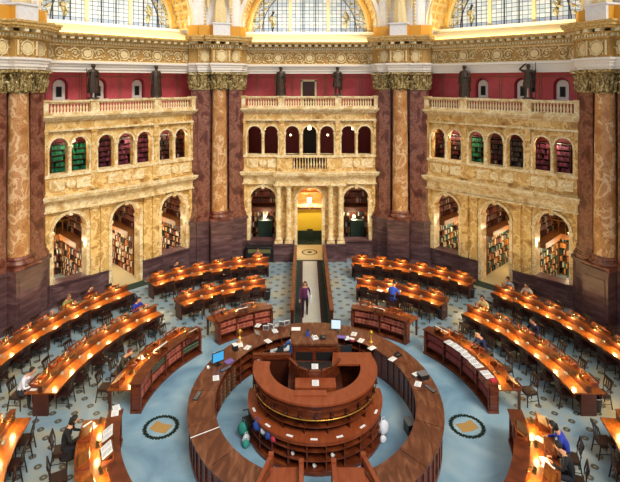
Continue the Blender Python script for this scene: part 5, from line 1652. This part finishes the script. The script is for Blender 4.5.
    # hair
    mb = MB(); vs = []; n = 14; m_ = 7
    if not bald:
        for q in range(m_):
            p_ = pi / 2 - q * (pi * .62) / (m_ - 1)
            for i in range(n):
                a = 2 * pi * i / n
                front = max(0, math.sin(a))
                pp = max(p_, pi / 2 - (pi * .62) * (1 - .52 * front))
                vs.append((hx + .098 * math.cos(pp) * math.cos(a), hy - .012 + .108 * math.cos(pp) * math.sin(a), hz + .045 + .108 * math.sin(pp)))
        mb.add(vs, [(q * n + i, q * n + (i + 1) % n, (q + 1) * n + (i + 1) % n, (q + 1) * n + i) for q in range(m_ - 1) for i in range(n)] + [tuple(range(n))], True)
        if longhair:
            mb.tube([(0, hy - .08, hz + .06), (0, hy - .11, hz - .06), (0, hy - .10, hz - .2)], [.075, .08, .04], 10)
            for s_ in (-1, 1): mb.tube([(s_ * .08, hy - .03, hz + .05), (s_ * .095, hy - .02, hz - .05), (s_ * .085, hy - .02, hz - .16)], [.03, .035, .015], 8)
    else:
        for s_ in (-1, 1): mb.tube([(s_ * .085, hy + .01, hz + .03), (s_ * .08, hy - .06, hz + .02), (0, hy - .10, hz + .01)], .018, 6)
    mb.build('hair', plain('hair', hair, .7), t)
    if skirt:
        mb = MB()
        mb.lathe([(.15, .95 if pose != 'sit' else .6), (.20, .8 if pose != 'sit' else .5), (.27, .35 if pose != 'sit' else .25)], 0, .02 if pose != 'sit' else .18, 20); mb.build('skirt', mats[1], t)
    else:
        mb = MB(); z0 = J['neck'].z - .055; mb.lathe([(.062, z0 + .03), (.085, z0 - .01), (.10, z0 - .045)], J['neck'].x, J['neck'].y - .015, 14); mb.build('collar', mats[1], t)
    return t
def sit_in(row_r, ang, side, lab, **k):
    p = polar(row_r, ang)
    copy_tree(PC, (p[0], p[1], 0), seat_rot(ang) + (pi if side == 'out' else 0), 'wooden chair under ' + short(lab), 'wooden chairs at the reading desks')
    a = R(ang); dr = .05
    rr = row_r - (.02 if side == 'out' else -.02)
    return person(lab, (rr * math.cos(a) + SH[0], DC + SH[1] + rr * math.sin(a), 0), seat_rot(ang) + (pi if side == 'out' else 0), **k)
person('woman in a purple top with white shoulder bag walking along the pale runner', (-.30, 23.3, .026), pi, '#5a1e52', '#241220', '#3a2018', 'walk', longhair=True, scale=.93)
t = thing('shoulder_bag', 'white bag carried by the walking woman in purple', 'bag', (-.02, 23.2, .86))
mb = MB(); mb.box(-.04, .04, -.12, .12, -.14, .14); mb.build('body', WHITEC, t); MB().tube([(0, -.08, .13), (-.03, 0, .5), (0, .08, .13)], .012).build('strap', WHITEC, t)
sit_in(9.95, ang_of(40, 372, 1.2), 'out', 'reader in a white shirt leaning over the long middle left desk', shirt='#d9d6e2', lean=.22, hair='#1c120d')
sit_in(9.85, ang_of(128, 298, 1.1), 'out', 'reader in a bright blue jacket at the far end of the middle left desk', shirt='#2238a8', hair='#3a2a20')
sit_in(12.75, ang_of(73, 300, 1.15), 'out', 'reader in a yellow-green top behind the long outer left desk', shirt='#8f8a4a', hair='#6a4a2c')
sit_in(12.75, ang_of(97, 293, 1.1), 'out', 'dark-haired reader nearest the far end of the long outer left desk', shirt='#5a1f18', hair='#0f0b0a')
sit_in(12.75, ang_of(179.5, 266.5, 1.15), 'out', 'dark-haired reader behind the outer desk left of walkway', shirt='#1c1a24', hair='#100c0b')
sit_in(12.75, ang_of(258.5, 253, 1.15), 'out', 'reader in orange at the walkway end of the outer left desk', shirt='#a4562c', hair='#5a3a22')
sit_in(7.20, ang_of(136, 355, 1.15), 'out', 'reader with reddish face in dark clothes at the long left bookcase desk', shirt='#33281c', lean=.2, hair='#5a2418')
SH[:] = [-.2, -.45]
sit_in(7.30, 194, 'out', 'woman dressed all in black reading at the lower left bookcase desk', shirt='#0e0c10', trousers='#0e0c10', hair='#0b0908', longhair=True, skirt=True, lean=.16)
SH[:] = [0, 0]
sit_in(8.15, ang_of(386, 300, .9), 'in', 'reader in a blue shirt seen from behind at the desk right of walkway', shirt='#2b55c4', lean=.2, hair='#1a1210')
sit_in(7.25, ang_of(472, 338, 1.15), 'out', 'bald man in a dark blue suit at the long right bookcase desk', shirt='#1b2350', hair='#b9b2a8', bald=True, lean=.18)
sit_in(9.90, ang_of(483, 301, 1.1), 'out', 'reader in a cream shirt at the far end of the middle right desk', shirt='#d9c48a', hair='#0f0b09')
sit_in(12.80, ang_of(510, 281, 1.1), 'out', 'reader in a pale blue shirt at the far end of the outer right desk', shirt='#8fa3b4', hair='#2c211a')
sit_in(12.80, ang_of(527, 288, 1.1), 'out', 'reader in a white shirt beside the pale blue one at the outer right desk', shirt='#c9c2ba', hair='#26150f')
sit_in(9.95, ang_of(531, 323, 1.15), 'out', 'reader in a dark navy jumper behind the long middle right desk', shirt='#161f42', hair='#120e0c')
SH[:] = [.2, -.45]
sit_in(7.22, -16.5, 'out', 'woman in a bright blue top writing at the lower right bookcase desk', shirt='#2439a6', hair='#0d0a0a', lean=.22, longhair=True)
sit_in(7.22, -23.5, 'out', 'man in a black shirt reading at the lower right bookcase desk', shirt='#12151c', hair='#0d0a0a', lean=.2)
SH[:] = [0, 0]
person('staff member in a blue shirt bending over the far counter beside the pulpit', (-.78, 18.55, 0), R(20), '#2a63a8', '#35263a', '#17100d', 'stand', hands=(((-.28, .10, 1.12), (-.2, .38, 1.06)), ((.28, .10, 1.12), (.2, .38, 1.06))), scale=.96)

# ================================================================ BRONZE STATUES
def statue(side, u, lab, kind):
    T_ = wframe(side)
    t = thing('bronze_statue', lab, 'statue', T_(u, -.05, 10.04), wall_base(side)[1] + pi, 'bronze statues on the balustrades')
    J = {}; Rr = {}; E = []
    def j(k, p, r, par=None):
        J[k] = p; Rr[k] = r
        if par: E.append((par, k))
    j('pelvis', (0, 0, .92), .15); j('chest', (0, 0, 1.25), .17, 'pelvis'); j('up', (0, 0, 1.42), .12, 'chest'); j('neck', (0, .01, 1.5), .06, 'up'); j('head', (0, .03, 1.64), .105, 'neck'); j('top', (0, .02, 1.73), .07, 'head')
    arms = {'robe': [((-.30, .02, 1.12), (-.16, .22, 1.15)), ((.30, 0, 1.10), (.30, .08, .84))],
            'staff': [((-.30, .02, 1.12), (-.10, .22, 1.2)), ((.34, .02, 1.20), (.38, .16, 1.30))],
            'breeches': [((-.30, -.02, 1.12), (-.16, .2, 1.05)), ((.32, .02, 1.12), (.20, .22, 1.22))],
            'raised': [((-.36, .05, 1.25), (-.40, .16, 1.38)), ((.44, .03, 1.52), (.17, .10, 1.72))]}[kind]
    for s_, n, (e_, w_) in ((-1, 'l', arms[0]), (1, 'r', arms[1])):
        j('hip' + n, (s_ * .1, 0, .86), .11, 'pelvis'); j('knee' + n, (s_ * .12, .04 * s_ + .02, .48), .08, 'hip' + n); j('ank' + n, (s_ * .13, .05 * s_, .08), .06, 'knee' + n); j('toe' + n, (s_ * .15, .05 * s_ + .15, .045), .05, 'ank' + n)
        j('sh' + n, (s_ * .21, 0, 1.40), .085, 'up'); j('el' + n, e_, .065, 'sh' + n); j('wr' + n, w_, .045, 'el' + n)
        d = (Vector(w_) - Vector(e_)).normalized(); j('ha' + n, tuple(Vector(w_) + d * .08), .04, 'wr' + n); j('fi' + n, tuple(Vector(w_) + d * .15), .022, 'ha' + n)
    me = skinned(J, E, Rr, 'pelvis', [M['bronze']], lambda p: 0)
    o = bpy.data.objects.new('body', me); COL.objects.link(o); o.parent = t
    n = 32; vs = []
    if kind == 'robe': prof = [(.31, .04), (.29, .4), (.25, .85), (.23, 1.15), (.17, 1.38), (.1, 1.46)]
    elif kind == 'staff': prof = [(.30, .30), (.28, .6), (.26, .95), (.19, 1.25), (.14, 1.42)]
    elif kind == 'breeches': prof = [(.29, .52), (.27, .75), (.22, 1.0), (.18, 1.25), (.14, 1.42)]
    else: prof = [(.28, .55), (.25, .8), (.20, 1.0), (.2, 1.3)]
    for r_, zz in prof:
        for i in range(n):
            a = 2 * pi * i / n
            q = r_ * (1 + .09 * math.sin(a * 9 + zz * 2))
            vs.append((q * math.cos(a), q * .78 * math.sin(a), zz))
    MB().add(vs, [(q * n + i, q * n + (i + 1) % n, (q + 1) * n + (i + 1) % n, (q + 1) * n + i) for q in range(len(prof) - 1) for i in range(n)], True).build('drapery', 'bronze', t)
    mb = MB(); mb.tube([(-.16, -.14, 1.42), (-.22, -.20, .9), (-.2, -.20, .35)], [.08, .11, .13], 10); mb.build('cloak', 'bronze', t)
    mb = MB(); mb.ball((0, 0, 1.68), (.118, .118, .11), 10, 6); mb.ball((0, .13, 1.62), (.015, .03, .02), 6, 4); mb.build('hair', 'bronze', t)
    if kind in ('staff', 'raised'):
        x = .40 if kind == 'staff' else -.42
        MB().tube([(x, .18, .02), (x, .16, 1.85 if kind == 'raised' else 1.55)], .018).build('staff', 'bronze', t)
    MB().lathe([(.30, 0), (.30, .05), (.27, .07)], 0, 0, 20).build('plinth', 'bronze', t)
    return t
statue('left', -1.75, 'draped bronze statue with a staff, nearer one on the left balustrade', 'staff')
statue('left', 1.75, 'slim robed bronze statue, farther one on the left balustrade', 'robe')
statue('far', -1.78, 'bronze statue in a long coat, left one above the entrance', 'robe')
statue('far', 1.72, 'bronze statue with bare lower legs, right one above the entrance', 'breeches')
statue('right', -1.75, 'robed bronze statue, farther one on the right balustrade', 'robe')
statue('right', 1.75, 'bronze statue raising a hand to its brow, nearer one on the right balustrade', 'raised')

# a dark bench with a pale panel under the left alcove of the far wall
t = thing('display_case', 'black case with an olive panel under the left far arch', 'case', wframe('far')(-3.05, -.45, 0))
MB().box(-.85, .85, -.28, .28, 0, .9).build('body', 'blackplastic', t)
MB().box(-.68, .68, -.30, -.275, .55, .78).build('panel', plain('olive_panel', '#6a6a40', .5), t)
mb = MB(); pts = [(-.8, -.3, .1), (-.8, -.3, .8), (-.7, -.3, .87), (.7, -.3, .87), (.8, -.3, .8), (.8, -.3, .1)]; mb.tube(pts, .03); mb.build('frame', 'blackplastic', t)

# prototypes are no longer needed
for pr in (PC, PL, PS, PB, PP):
    for ch in kids(pr):
        for g in kids(ch): bpy.data.objects.remove(g, do_unlink=True)
        bpy.data.objects.remove(ch, do_unlink=True)
    bpy.data.objects.remove(pr, do_unlink=True)
for b in BK: bpy.data.objects.remove(b, do_unlink=True)
